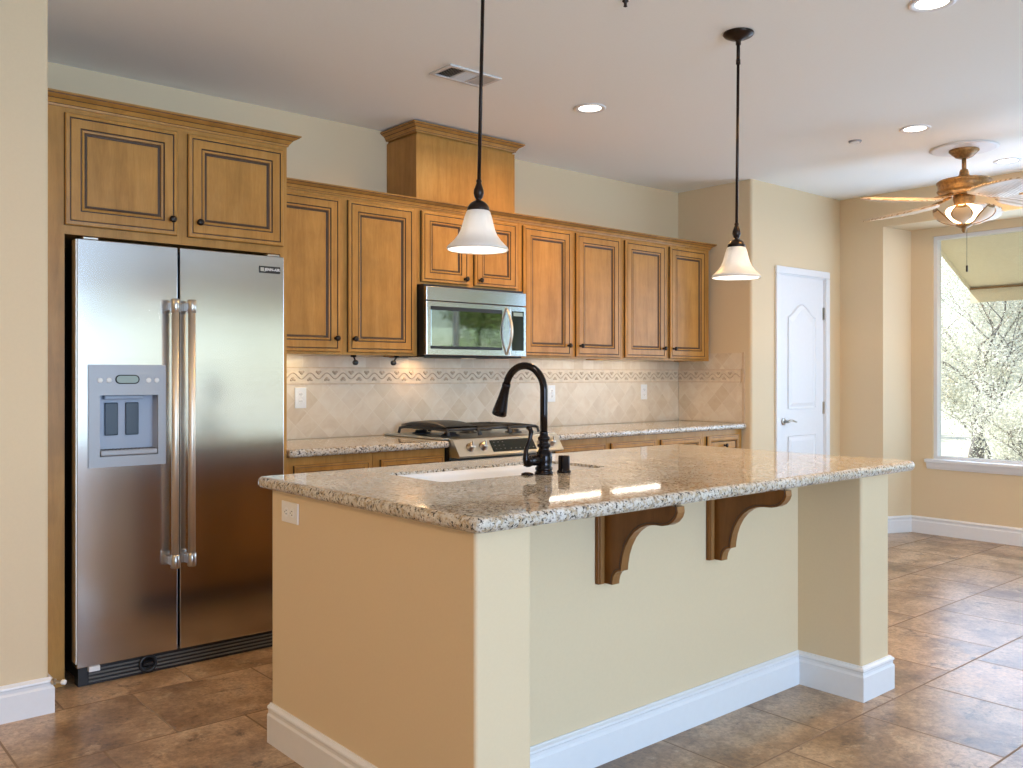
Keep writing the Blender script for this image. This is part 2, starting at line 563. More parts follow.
    def tube(s, pts, r, n=12, mi=0, smooth=True, caps=True, closed=False):
        """round tube through pts; r a number or one per point"""
        pts = [Vector(p) for p in pts]
        rr = r if isinstance(r, (list, tuple)) else [r] * len(pts)
        rings = []
        up = None
        for i, p in enumerate(pts):
            if i == 0:
                t = (pts[1] - pts[0])
            elif i == len(pts) - 1:
                t = (pts[-1] - pts[-2])
            else:
                t = (pts[i + 1] - pts[i - 1])
            t.normalize()
            if up is None:
                up = Vector((0, 0, 1)) if abs(t.z) < 0.9 else Vector((1, 0, 0))
            u = (up - t * up.dot(t)).normalized()
            up = u
            v = t.cross(u)
            rings.append([s.bm.verts.new(p + (u * math.cos(2 * PI * k / n) + v * math.sin(2 * PI * k / n)) * rr[i]) for k in range(n)])
        for i in range(len(rings) - 1):
            A, B = rings[i], rings[i + 1]
            for k in range(n):
                f = s.bm.faces.new([A[k], A[(k + 1) % n], B[(k + 1) % n], B[k]])
                f.material_index = mi
                f.smooth = smooth
        if caps:
            f = s.bm.faces.new(list(reversed(rings[0]))); f.material_index = mi
            f = s.bm.faces.new(rings[-1]); f.material_index = mi
        return s

    def ball(s, c, r, mi=0, sc=(1, 1, 1), n=16):
        t = bmesh.new()
        bmesh.ops.create_uvsphere(t, u_segments=n, v_segments=max(6, n // 2), radius=r)
        for v in t.verts:
            v.co = Vector((v.co.x * sc[0], v.co.y * sc[1], v.co.z * sc[2])) + Vector(c)
        s._merge(t, mi, True)
        return s

    def rings(s, x0, x1, z0, z1, y, prof):
        """framed panel facing -Y. prof: list of (inset, out, material index of the strip leading here)."""
        prev = None
        for (ins, out, mi) in prof:
            vs = [s.bm.verts.new((x, y - out, z)) for x, z in ((x0 + ins, z0 + ins), (x1 - ins, z0 + ins), (x1 - ins, z1 - ins), (x0 + ins, z1 - ins))]
            if prev:
                for k in range(4):
                    f = s.bm.faces.new([prev[k], prev[(k + 1) % 4], vs[(k + 1) % 4], vs[k]])
                    f.material_index = mi
            prev = vs
        f = s.bm.faces.new(prev)
        f.material_index = 0
        return s

    def build(s, name, parent=None, loc=(0, 0, 0), fix=True):
        if fix:
            bmesh.ops.recalc_face_normals(s.bm, faces=s.bm.faces)
        me = bpy.data.meshes.new(name)
        s.bm.to_mesh(me)
        s.bm.free()
        for m in s.mats:
            me.materials.append(M[m] if isinstance(m, str) else m)
        o = bpy.data.objects.new(name, me)
        COL.objects.link(o)
        o.location = loc
        if parent is not None:
            o.parent = parent
        return o

def boolean_cut(o, boxes):
    """cuts boxes out of a mesh object, leaving plain geometry"""
    for bx in boxes:
        c = MB(list(o.data.materials)[:1]); c.box(*bx)
        co = c.build('cutter')
        bpy.context.view_layer.update()
        co.location = o.matrix_world.translation
        md = o.modifiers.new('cut', 'BOOLEAN')
        md.operation = 'DIFFERENCE'
        md.solver = 'EXACT'
        md.object = co
        bpy.context.view_layer.update()
        dg = bpy.context.evaluated_depsgraph_get()
        me = bpy.data.meshes.new_from_object(o.evaluated_get(dg))
        o.modifiers.clear()
        old = o.data
        nm = old.name
        o.data = me
        bpy.data.meshes.remove(old)
        me.name = nm
        cm = co.data
        bpy.data.objects.remove(co)
        bpy.data.meshes.remove(cm)
    return o

def tag(o, label=None, cat=None, group=None, kind=None):
    if label: o['label'] = label
    if cat: o['category'] = cat
    if group: o['group'] = group
    if kind: o['kind'] = kind
    return o

def thing(name, loc, label, cat, group=None, rz=0):
    o = bpy.data.objects.new(name, None)
    o.empty_display_size = 0.1
    COL.objects.link(o)
    o.location = loc
    o.rotation_euler = (0, 0, rz)
    return tag(o, label, cat, group)

def structure(o, label=None):
    o['kind'] = 'structure'
    if label: o['label'] = label
    return o

def copy_tree(o, parent=None):
    c = o.copy()
    COL.objects.link(c)
    if parent is not None:
        c.parent = parent
    for ch in list(o.children):
        copy_tree(ch, c)
    return c

def text_mesh(name, body, size, mat, parent, loc, rot=(PI / 2, 0, 0), depth=0.0006, bold=0.0):
    cu = bpy.data.curves.new(name, 'FONT')
    cu.body = body
    cu.size = size
    cu.extrude = depth
    cu.offset = bold
    cu.align_x = 'CENTER'
    cu.align_y = 'CENTER'
    t = bpy.data.objects.new(name, cu)
    COL.objects.link(t)
    bpy.context.view_layer.update()
    me = bpy.data.meshes.new_from_object(t.evaluated_get(bpy.context.evaluated_depsgraph_get()))
    bpy.data.objects.remove(t)
    me.materials.clear()
    me.materials.append(M[mat])
    o = bpy.data.objects.new(name, me)
    COL.objects.link(o)
    o.parent = parent
    o.location = loc
    o.rotation_euler = rot
    return o

# ================================================================== ROOM SHELL
CZ = 2.743
XL, XR = -3.2, 7.244           # left wall, window wall
YB, YR = 4.60, -4.5            # kitchen back wall, rear wall
PX = 5.72                      # pantry block side
PY = 3.91                      # pantry block front

o = MB('floor'); o.box(XL - .2, XR + .2, YR - .2, YB + .2, -0.12, 0.0)
structure(o.build('floor'))
o = MB('ceiling'); o.box(XL - .2, XR + .2, YR - .2, YB + .2, CZ, CZ + .15)
structure(o.build('ceiling'))
o = MB('paint'); o.box(0.879, PX, YB, YB + .15, 0, CZ)
structure(o.build('wall_back'))
# wall that ends beside the refrigerator, with a rounded corner
o = MB('paint'); o.box(XL - .15, 0.879, 3.705, YB + .15, 0, CZ, r=0.018, seg=4, edges='v')
structure(o.build('wall_left'))
o = MB('paint'); o.box(XL - .15, XL, YR - .15, 3.70, 0, CZ)
structure(o.build('wall_far_left'))

# pantry block with the door opening
DX0, DX1, DZ = 6.085, 6.745, 2.065
o = MB('paint')
o.box(PX, DX0, PY, YB + .15, 0, CZ, r=0.02, seg=4, edges=lambda e: abs(e.verts[0].co.z - e.verts[1].co.z) > 1 and e.verts[0].co.x < PX + .01 and e.verts[0].co.y < PY + .01)
o.box(DX1, XR + .15, PY, YB + .15, 0, CZ)
o.box(DX0, DX1, PY, YB + .15, DZ, CZ)
o.box(DX0, DX1, PY + .12, YB + .15, 0, DZ)
structure(o.build('wall_right'))

# window wall: outer plane X=6.985, niche back to X=7.244 with a slanted reveal
WY0, WY1, WZ0, WZ1 = -2.60, 3.252, 0.600, 2.388      # window opening
o = MB('paint')
NX = 6.99
zs = 2.475
pts = [(NX, PY, 0), (NX, 3.535, 0), (XR, 3.425, 0), (XR + .15, 3.425, 0), (XR + .15, PY, 0)]
o.prism(pts, (0, 0, CZ))
o.prism([(NX, 3.535, zs), (XR, 3.535, zs - .022), (XR, 3.535, CZ), (NX, 3.535, CZ)], (0, -7.6, 0))
o.box(XR, XR + .15, WY1, 3.43, 0, CZ)
o.box(XR, XR + .15, -4.1, WY0, 0, CZ)
o.box(XR, XR + .15, WY0, WY1, 0, WZ0)
o.box(XR, XR + .15, WY0, WY1, WZ1, CZ)
o.box(NX, XR + .15, YR, -4.06, 0, CZ)
structure(o.build('wall_window'))

# rear wall with the openings behind the camera
RW = [(-0.2, 2.7, 0.30, 2.40), (3.05, 6.95, 0.08, 2.16)]  # first opening is added to carry the strong rear light
o = MB('paint')
xs = [XL - .15, RW[0][0], RW[0][1], RW[1][0], RW[1][1], XR + .15]
o.box(xs[0], xs[1], YR - .15, YR, 0, CZ)
o.box(xs[2], xs[3], YR - .15, YR, 0, CZ)
o.box(xs[4], xs[5], YR - .15, YR, 0, CZ)
for (a, b, z0, z1) in RW:
    o.box(a, b, YR - .15, YR, 0, z0)
    o.box(a, b, YR - .15, YR, z1, CZ)
structure(o.build('wall_rear'))

# baseboards
BH = 0.135
def base_profile(mb, p0, p1, nrm, h=BH, e0=(0, 0), e1=(0, 0)):
    """baseboard from p0 to p1 standing out along nrm; e0/e1 shift the ends of the outer face (mitres)"""
    prof = [(0.0, 0.0), (0.0165, 0.0), (0.0165, h * .70), (0.0120, h * .76), (0.0120, h * .84), (0.0165, h * .88), (0.0150, h * .93), (0.0070, h * .97), (0.0050, h), (0.0, h)]
    n = Vector((nrm[0], nrm[1], 0))
    d = (Vector((p1[0], p1[1], 0)) - Vector((p0[0], p0[1], 0))).normalized()
    A = [mb.bm.verts.new(Vector((p0[0], p0[1], z)) + n * t - d * t * e0[0]) for t, z in prof]
    B = [mb.bm.verts.new(Vector((p1[0], p1[1], z)) + n * t + d * t * e1[0]) for t, z in prof]
    for i in range(len(prof)):
        j = (i + 1) % len(prof)
        mb.bm.faces.new([A[i], A[j], B[j], B[i]])
    mb.bm.faces.new(list(reversed(A)))
    mb.bm.faces.new(B)

o = MB('white')
base_profile(o, (XL, 3.705), (0.879, 3.705), (0, -1), e1=(1, 0))
base_profile(o, (0.879, 3.705), (0.879, 3.96), (1, 0), e0=(1, 0))
structure(o.build('baseboard_left'))
o = MB('white')
base_profile(o, (PX, PY), (6.03, PY), (0, -1))
base_profile(o, (6.80, PY), (NX, PY), (0, -1))
structure(o.build('baseboard_right'))
o = MB('white')
base_profile(o, (NX, PY), (NX, 3.535), (-1, 0), e1=(1, 0))
base_profile(o, (NX, 3.535), (XR, 3.425), (-0.39, -0.92))
base_profile(o, (XR, 3.43), (XR, -4.06), (-1, 0))
structure(o.build('baseboard_window'))
o = MB('white')
base_profile(o, (XL, YR), (RW[1][0] - .1, YR), (0, 1))
structure(o.build('baseboard_rear'))

# ---- pantry door (top-level structure with parts)
dr = bpy.data.objects.new('door_1', None); COL.objects.link(dr); dr.location = (DX0, PY, 0); dr['kind'] = 'structure'
dr['label'] = 'white two-panel arched-top pantry door with lever handle'
W = DX1 - DX0
m = MB('white')
y0 = 0.006
m.box(0.004, W - 0.004, y0, y0 + .035, 0.008, DZ - .006)
m.build('slab', dr)
def door_outline(x0, x1, z0, z1, peak, n=10):
    pts = [(x0, z0), (x1, z0), (x1, z1)]
    if peak:
        for k in range(1, 2 * n):
            t = k / (2 * n)
            x = x1 + (x0 - x1) * t
            u = 1 - abs(2 * t - 1)
            e = u * u * (3 - 2 * u)
            pts.append((x, z1 + peak * e))
    pts.append((x0, z1))
    return pts
def raised(mb, x0, x1, z0, z1, peak, y):
    lay = [(0.0, 0.0005), (0.006, -0.006), (0.018, -0.0055), (0.045, 0.003)]
    prev = None
    cx = (x0 + x1) / 2; cz = (z0 + z1) / 2
    for ins, out in lay:
        pts = door_outline(x0 + ins, x1 - ins, z0 + ins, z1 - ins, peak)
        vs = [mb.bm.verts.new((px, y - out, pz)) for px, pz in pts]
        if prev:
            n = len(vs)
            for i in range(n):
                mb.bm.faces.new([prev[i], prev[(i + 1) % n], vs[(i + 1) % n], vs[i]])
        prev = vs
    mb.bm.faces.new(prev)
m = MB('white')
raised(m, 0.13, W - 0.13, 1.01, 1.74, 0.10, y0 - .0062)
raised(m, 0.13, W - 0.13, 0.22, 0.80, 0.0, y0 - .0062)
m.build('raised_panel', dr)
m = MB('white')
for (a, b, c, d) in ((-.058, -.002, 0, DZ + .001), (W + .002, W + .058, 0, DZ + .001)):
    m.box(a, b, -.018, 0, c, d, r=.005)
m.box(-.058, W + .058, -.018, 0, DZ + .002, DZ + .058, r=.005)
m.box(-.002, .004, -.005, .05, 0, DZ); m.box(W - .004, W + .002, -.005, .05, 0, DZ); m.box(0, W, -.005, .05, DZ - .006, DZ + .002)
m.build('casing', dr)
m = MB('nickel')
m.cyl((0.065, y0 - .001, 0.915), .028, .010, axis='-y', cap=.002)
m.cyl((0.065, y0 - .010, 0.915), .011, .035, axis='-y')
m.tube([(0.065, y0 - .045, .915), (0.09, y0 - .048, .922), (0.125, y0 - .046, .922), (0.16, y0 - .044, .914), (0.185, y0 - .044, .910)], [.010, .010, .008, .007, .006], 10)
m.box(0.002, 0.010, y0 - .003, y0 + .01, .87, .96)
hd = m.build('door_handle', dr); hd['label'] = 'satin nickel lever handle'
for z in (1.78, 1.01, 0.25):
    m = MB('nickel')
    m.box(W - .020, W + .006, y0 - .004, y0 + .004, z - .05, z + .05)
    m.cyl((W - .007, y0 - .006, z - .05), .006, .10)
    h = m.build('hinge', dr); h['label'] = 'satin nickel hinge'

# ---- windows
def window(name, axis, a0, a1, z0, z1, plane, out, label, mull=(), rail=()):
    """axis 'y': window in a wall of constant X; 'x': wall of constant Y. out=+1/-1 direction outdoors"""
    r = bpy.data.objects.new(name, None); COL.objects.link(r); r['kind'] = 'structure'; r['label'] = label
    r.location = (plane, a0, z0) if axis == 'y' else (a0, plane, z0)
    Wd, Hh = a1 - a0, z1 - z0
    def bx(mb, s0, s1, d0, d1, q0, q1, rr=0.0):
        d0, d1 = sorted((d0 * out, d1 * out))
        if axis == 'y': mb.box(d0, d1, s0, s1, q0, q1, r=rr)
        else: mb.box(s0, s1, d0, d1, q0, q1, r=rr)
    f = MB('white')
    t = .028
    bx(f, 0, t, .02, .09, 0, Hh); bx(f, Wd - t, Wd, .02, .09, 0, Hh)
    bx(f, t, Wd - t, .02, .09, 0, t); bx(f, t, Wd - t, .02, .09, Hh - t, Hh)
    for u in mull:
        bx(f, u - .03, u + .03, .03, .085, t, Hh - t)
    for u in rail:
        bx(f, t, Wd - t, .04, .10, u - .025, u + .025)
    f.build('window_frame', r)
    g = MB('glass')
    bx(g, t, Wd - t, .068, .072, t, Hh - t)
    g.build('pane', r)
    return r

w1 = window('window_1', 'y', WY0, WY1, WZ0, WZ1, XR, 1, 'large picture window in the niche with a white frame and sill', mull=(1.3, 3.0, 4.4))
m = MB('white')
Wd = WY1 - WY0
m.box(-.045, .019, -.05, Wd + .05, -.022, 0.006, r=.006)
m.prism([(-.034, -.04, -.022), (-.0005, -.04, -.022), (-.0005, -.04, -.075), (-.010, -.04, -.075), (-.022, -.04, -.055)], (0, Wd + .08, 0))
m.build('window_sill', w1)
window('window_2', 'x', RW[0][0], RW[0][1], RW[0][2], RW[0][3], YR, -1, 'wide white-framed window added to the rear wall for extra daylight', mull=(1.45,))
window('window_3', 'x', RW[1][0], RW[1][1], RW[1][2], RW[1][3], YR, -1, 'white-framed patio glazing in the rear wall', mull=(1.3, 2.6))

# ================================================================== CABINET HELPERS
# raised-panel maple door facing -Y, local y=0 is the back of the door
DOORP = [(0.0, 0.0, 0), (0.0, 0.012, 1), (0.004, 0.019, 0), (0.017, 0.020, 0), (0.0185, 0.0165, 1), (0.0215, 0.0165, 1), (0.0235, 0.020, 0),
         (0.058, 0.020, 0), (0.060, 0.0165, 1), (0.0635, 0.0165, 1), (0.067, 0.0195, 0), (0.073, 0.0185, 0), (0.0765, 0.012, 2), (0.081, 0.0105, 1), (0.0855, 0.0105, 1), (0.088, 0.0125, 0)]
def panel_door(name, parent, x0, x1, z0, z1, y, knob=None, k=1.0, label=None):
    m = MB(['wood', 'glaze', 'glaze2'])
    m.rings(x0, x1, z0, z1, y, [(a * k, b, c) for a, b, c in DOORP])
    d = m.build(name, parent)
    if knob:
        kx, kz = knob
        q = MB('knobmetal')
        q.lathe([(0, 0), (.009, 0), (.006, .006), (.0055, .014), (.012, .019), (.0155, .025), (.0145, .030), (.006, .033), (0, .033)], (kx, y - .0195, kz), '-y', 16)
        q.build('knob', d)
    return d

def crown(mb, x0, x1, yf, z0, z1, proj, left=None, right=None, yb=YB, mi=(0, 1)):
    """crown moulding along the front at yf, with mitred returns to yb where asked"""
    H = z1 - z0
    prof = [(0.0, 0.0, 0), (0.006, 0.0, 0), (0.008, H * .16, 0), (0.010, H * .20, 1), (proj * .30, H * .34, 0), (proj * .42, H * .50, 0), (proj * .46, H * .56, 1),
            (proj * .70, H * .68, 0), (proj * .86, H * .78, 0), (proj * .88, H * .84, 1), (proj, H * .88, 0), (proj, H, 0), (0.0, H, 0)]
    def loop(P):
        return [mb.bm.verts.new(p) for p in P]
    path = []
    if left: path.append(lambda t, z: (x0 - t, yb, z))
    path.append(lambda t, z: (x0 - (t if left else 0), yf - t, z))
    path.append(lambda t, z: (x1 + (t if right else 0), yf - t, z))
    if right: path.append(lambda t, z: (x1 + t, yb, z))
    L = [loop([fn(t, z0 + z) for t, z, _ in prof]) for fn in path]
    n = len(prof)
    for a, b in zip(L[:-1], L[1:]):
        for i in range(n - 1):
            f = mb.bm.faces.new([a[i], a[i + 1], b[i + 1], b[i]])
            f.material_index = mi[1] if prof[i + 1][2] else mi[0]
    mb.bm.faces.new(list(reversed(L[0]))); mb.bm.faces.new(L[-1])

# ================================================================== REFRIGERATOR CABINET
FX0, FX1, FY = 0.885, 1.985, 3.97
r = thing('refrigerator_cabinet', (FX0, YB, 0), 'tall glazed maple cabinet enclosing the refrigerator, with two doors above it', 'cabinet')
def L(x, y): return (x - FX0, y - YB)
m = MB('wood')
m.box(0.002, 0.115, FY - YB, -0.003, 0.002, 2.375)                # left side panel and stile
m.box(1.951 - FX0, FX1 - FX0, FY - YB + .0, -0.003, 0.002, 2.375)
m.build('side_panel', r)
m = MB('wood')
m.box(0.115, 1.951 - FX0, FY - YB, -0.003, 1.852, 2.375)
m.build('body', r)
m = MB(['wood', 'glaze'])
crown(m, 0.0, FX1 - FX0, FY - YB, 2.370, 2.420, 0.052, right=True, yb=-.003)
m.build('crown', r)
panel_door('door', r, 0.998 - FX0, 1.457 - FX0, 1.888, 2.347, FY - YB, knob=(1.427 - FX0, 1.955))
panel_door('door', r, 1.503 - FX0, 1.962 - FX0, 1.888, 2.347, FY - YB, knob=(1.549 - FX0, 1.955))

# ================================================================== REFRIGERATOR
RX0, RX1, RY = 1.029, 1.936, 3.90
r = thing('refrigerator', (RX0, RY, 0), 'stainless steel side-by-side refrigerator with ice and water dispenser', 'refrigerator')
WR = RX1 - RX0
m = MB(['black', 'steel_plain'])
m.box(0.012, WR - .012, .075, .66, 0.03, 1.815, 0)
m.build('case', r)
SPL = 1.440 - RX0
def fdoor(a, b):
    m = MB(['steel', 'greyplastic'])
    m.box(a, b, 0, .066, .082, 1.828, 0, r=.003, seg=2)
    return m
fd = fdoor(0.0, SPL - .004).build('freezer_door', r)
boolean_cut(fd, [(1.112 - RX0, 1.352 - RX0, -.05, .064, .935, 1.192)])
fd.name = 'freezer_door'
rd = fdoor(SPL + .006, WR).build('fridge_door', r)
m = MB('handle')
m.box(-.0035, -.0005, .004, .062, .10, 1.826)
m.build('door_edge_strip', fd)
def fhandle(x, parent):
    h = MB('handle')
    z0, z1 = .448, 1.600
    h.tube([(x, -.058, z0 + .03), (x, -.058, z1 - .03)], .0155, 16)
    q = h.build('handle', parent)
    for z, s in ((z0, 1), (z1, -1)):
        e = MB('nickel')
        zz = sorted((z, z + s * .058))
        e.cyl((x, -.058, zz[0]), .0185, .058, n=18, cap=.003)
        e.box(x - .013, x + .013, -.056, .001, zz[0] + .010, zz[0] + .046, r=.004)
        e.build('handle_mount', q)
fhandle(1.405 - RX0, fd)
fhandle(1.476 - RX0, rd)
# dispenser
m = MB(['greyplastic', 'recessgrey', 'darkgap'])
dx0, dx1, dz0, dz1 = 1.071 - RX0, 1.383 - RX0, .893, 1.317
hx0, hx1, hz0, hz1 = 1.114 - RX0, 1.350 - RX0, .937, 1.190
m.box(dx0, dx1, -.008, .0008, hz1, dz1); m.box(dx0, dx1, -.008, .0008, dz0, hz0)
m.box(dx0, hx0, -.008, .0008, hz0, hz1); m.box(hx1, dx1, -.008, .0008, hz0, hz1)
dp = m.build('dispenser_panel', fd)
m = MB(['recessgrey', 'darkgap'])
m.poly([(hx0, .062, hz0), (hx1, .062, hz0), (hx1, .062, hz1), (hx0, .062, hz1)], 0)
m.poly([(hx0, 0, hz0), (hx0, .062, hz0), (hx0, .062, hz1), (hx0, 0, hz1)], 0)
m.poly([(hx1, 0, hz0), (hx1, .062, hz0), (hx1, .062, hz1), (hx1, 0, hz1)], 0)
m.poly([(hx0, 0, hz1), (hx1, 0, hz1), (hx1, .062, hz1), (hx0, .062, hz1)], 1)
m.poly([(hx0, 0, hz0), (hx1, 0, hz0), (hx1, .062, hz0), (hx0, .062, hz0)], 0)
m.box(hx0 + .03, hx0 + .19, .03, .06, hz1 - .018, hz1 - .001, 0, r=.004)
m.build('recess_liner', dp)
for px in (1.178, 1.262):
    q = MB('paddle'); q.box(px - RX0 - .027, px - RX0 + .027, .050, .060, 1.020, 1.158, 0, r=.0045, seg=3)
    q.build('paddle', dp)
m = MB(['greyplastic', 'darkgap'])
m.box(hx0 + .003, hx1 - .003, -.012, .058, hz0 + .002, hz0 + .026, 0, r=.005)
for k in range(14):
    x = hx0 + .018 + k * .0155
    m.box(x, x + .007, .0, .05, hz0 + .0262, hz0 + .0272, 1)
m.build('drip_tray', dp)
m = MB(['lcd', 'darkgap'])
cx, cz = 1.223 - RX0, 1.256
m.prism([(cx + sx * .030 + .019 * math.cos(a), -.0085, cz + .019 * math.sin(a)) for sx, rng in ((1, (-PI / 2, PI / 2)), (-1, (PI / 2, 3 * PI / 2))) for a in [rng[0] + (rng[1] - rng[0]) * k / 8 for k in range(9)]], (0, -.003, 0), 1)
m.prism([(cx + sx * .029 + .015 * math.cos(a), -.0117, cz + .015 * math.sin(a)) for sx, rng in ((1, (-PI / 2, PI / 2)), (-1, (PI / 2, 3 * PI / 2))) for a in [rng[0] + (rng[1] - rng[0]) * k / 8 for k in range(9)]], (0, -.001, 0), 0)
m.build('display', dp)
for px in (1.115, 1.150, 1.310, 1.344):
    q = MB('whiteplastic'); q.cyl((px - RX0, -.0075, 1.252), .0105, .004, axis='-y', n=16, cap=.001)
    q.build('button', dp)
# base grille
m = MB(['black', 'greyplastic'])
m.box(.010, WR - .010, .022, .075, .001, .080, 0)
m.build('grille', r)
g = [c for c in r.children if c.name.startswith('grille')][0]
for k in range(4):
    q = MB('keygrey'); q.box(.05, WR - .03, .016, .0225, .012 + k * .0155, .0180 + k * .0155, r=.001)
    q.build('slat', g)
m = MB(['black', 'greyplastic'])
m.lathe([(.036, .0), (.040, .006), (.034, .012), (.026, .010), (.026, .004), (0, .004)], (1.315 - RX0, .020, .042), '-y', 28, 0)
m.box(1.315 - RX0 - .020, 1.315 - RX0 + .020, .003, .018, .036, .048, 0, r=.003)
m.build('filter_knob', g)
m = MB('whiteplastic'); m.box(.045, .088, -.004, .030, .060, .081, r=.002)
m.build('hinge_cover', r)['label'] = 'small white hinge cover at the bottom'
for k, x in enumerate((.025, .83)):
    q = MB('nickel'); q.box(x, x + .06, .01, .10, 1.829, 1.840, r=.003)
    q.build('top_hinge', r)
m = MB('black'); bx0 = 1.812 - RX0
m.box(bx0, bx0 + .104, -.004, .0008, 1.748, 1.780, r=.001)
bd = m.build('badge', rd); bd['label'] = 'black maker badge with pale lettering'
m = MB('nickel'); m.box(bx0 + .005, bx0 + .022, -.0052, -.004, 1.7555, 1.7725)
m.build('badge_mark', bd)
text_mesh('badge_lettering', 'JENN-AIR', .0180, 'whiteplastic', bd, (bx0 + .063, -.0052, 1.764), bold=.0004)

# ================================================================== UPPER CABINETS
UY, UB = 4.262, YB - .010        # face of the frames, back (in front of the tile)
UZ0, UZ1 = 1.385, 2.245
KN = .0225
def upper(label, x0, x1, z0, doors, endpanel=False):
    r = thing('wall_cabinet', (x0, YB, z0), label, 'cabinet', 'glazed maple wall cabinets along the back wall')
    m = MB('wood')
    yb = -.011 if z0 < 1.5 else -.003
    lip = .032 if z0 < 1.5 else 0.0
    m.box(0.0005, x1 - x0 - .0005, UY - YB, yb, lip, UZ1 - z0)
    if lip:
        m.box(0.0005, x1 - x0 - .0005, UY - YB, UY - YB + .02, 0, lip)
        m.box(0.0005, .018, UY - YB + .02, yb, 0, lip)
        m.box(x1 - x0 - .018, x1 - x0 - .0005, UY - YB + .02, yb, 0, lip)
    m.build('body', r)
    for (a, b, side) in doors:
        kx = (b - .032) if side == 'r' else (a + .032)
        panel_door('door', r, a - x0, b - x0, .014, UZ1 - z0 - .022, UY - YB, knob=(kx - x0, .086 if z0 < 1.5 else .048), k=1.0 if z0 < 1.5 else .92)
    return r
upper('tall two-door wall cabinet between the refrigerator and the microwave', 1.990, 2.943, UZ0, [(2.022, 2.437, 'r'), (2.484, 2.912, 'l')])
upper('short two-door wall cabinet directly above the microwave', 2.944, 3.716, 1.800, [(2.966, 3.308, 'r'), (3.354, 3.692, 'l')])
upper('two-door wall cabinet immediately right of the microwave', 3.717, 4.668, UZ0, [(3.745, 4.168, 'r'), (4.216, 4.645, 'l')])
upper('two-door wall cabinet at the far right end beside the tan wall', 4.669, 5.668, UZ0, [(4.699, 5.135, 'r'), (5.187, 5.612, 'l')])
r = thing('crown_molding', (1.986, YB, 2.235), 'long stepped maple crown moulding running above the wall cabinets', 'molding')
m = MB(['wood', 'glaze'])
crown(m, 0.001, 5.668 - 1.986, UY - YB - .002, 0.004, 0.049, 0.045, right=True, yb=-.003)
m.build('moulding', r)
# chimney chase box above the microwave cabinet
r = thing('vent_cover_box', (2.955, YB, 2.30), 'square-sided maple box above the microwave cabinet reaching the ceiling', 'cabinet')
m = MB('wood')
m.box(0, 3.705 - 2.955, 4.285 - YB, -.003, .0015, .37)
m.build('body', r)
m = MB(['wood', 'glaze'])
crown(m, 0, 3.705 - 2.955, 4.285 - YB, 2.682 - 2.30, 2.731 - 2.30, 0.048, left=True, right=True, yb=-.003)
m.box(0.01, 3.705 - 2.955 - .01, 4.285 - YB + .01, -.003, .36, 2.7305 - 2.30)
m.build('crown', r)

# ================================================================== BACKSPLASH
r = thing('backsplash', (1.99, YB, 0.917), 'beige travertine backsplash set diagonally on the back wall', 'backsplash')
def zz(z): return z - .917
m = MB('tile_diag'); m.box(.002, PX - 1.99 - .001, -.008, -.0005, 0, zz(1.222)); m.build('diagonal_tiles', r)
m = MB('tile_row'); m.box(.002, PX - 1.99 - .001, -.008, -.0005, zz(1.320), zz(1.384)); m.build('top_tiles', r)
def border(length, axis):
    """carved vine border as real relief, running along +X (axis x) or -Y (axis y)"""
    m = MB(['tile_border', 'tile_leaf', 'grout'])
    def P(u, out, z):
        return (u, -out, z) if axis == 'x' else (-out, -u, z)
    def bx(u0, u1, o0, o1, z0, z1, mi):
        a = P(u0, o0, z0); b = P(u1, o1, z1)
        m.box(min(a[0], b[0]), max(a[0], b[0]), min(a[1], b[1]), max(a[1], b[1]), z0, z1, mi)
    bx(0, length, .0005, .0085, zz(1.228), zz(1.314), 0)
    bx(0, length, .0005, .0125, zz(1.221), zz(1.228), 2)
    bx(0, length, .0005, .0125, zz(1.314), zz(1.321), 2)
    per = .106
    cz = zz(1.271)
    n = int(length / per * 12)
    pts = [P(k * per / 12, .0095, cz + .017 * math.sin(2 * PI * k / 12)) for k in range(n + 1)]
    m.tube(pts, .0034, 6, 1)
    k = 0
    while (k + .75) * per < length - .02:
        for (du, dz, s) in ((.75, .017, 1), (.25, -.017, -1)):
            u = (k + du) * per
            if u < .015: continue
            for j, (ou, oz, rr) in enumerate(((0, 0, .0120), (-.011, .006 * s, .0080), (.011, .006 * s, .0080))):
                c = P(u + ou, .0085, cz + dz + oz)
                m.ball(c, rr, 1, (1, .38, .9) if axis == 'x' else (.38, 1, .9), 8)
        k += 1
    return m
border(PX - 1.99 - .012, 'x').build('vine_border', r)
r = thing('backsplash', (PX, YB, 0.917), 'short return of travertine backsplash on the tan side wall', 'backsplash')
m = MB('tile_diag_y'); m.box(-.008, -.0005, -.612, -.012, 0, zz(1.221)); m.build('diagonal_tiles', r)
m = MB('tile_diag_y'); m.box(-.008, -.0005, -.612, -.012, zz(1.320), zz(1.445)); m.build('top_tiles', r)
border(.600, 'y').build('vine_border', r)
m = MB('grout'); m.box(-.011, -.0005, -.634, -.6125, 0, zz(1.449), r=.002); m.build('edge_tile', r)

# ================================================================== BASE CABINETS
BY = 3.99
def lower(label, x0, x1, cols, z1=.874):
    r = thing('base_cabinet', (x0, YB, 0), label, 'cabinet', 'glazed maple base cabinets along the back wall')
    m = MB(['wood', 'darkgap'])
    m.box(0.0005, x1 - x0 - .0005, BY - YB, -.003, .10, z1, 0)
    m.box(0.0005, x1 - x0 - .0005, BY - YB + .07, -.003, 0.001, .10, 1)
    m.build('body', r)
    for (a, b) in cols:
        panel_door('drawer', r, a - x0, b - x0, .69, .834, BY - YB, knob=((a + b) / 2 - x0, .762), k=.55)
        panel_door('door', r, a - x0, b - x0, .125, .665, BY - YB, knob=(b - .03 - x0, .60))
    return r
lower('base cabinet beside the refrigerator, left of the pair left of the range', 1.990, 2.476, [(2.028, 2.450)])
lower('base cabinet touching the left side of the range', 2.477, 2.940, [(2.520, 2.920)])
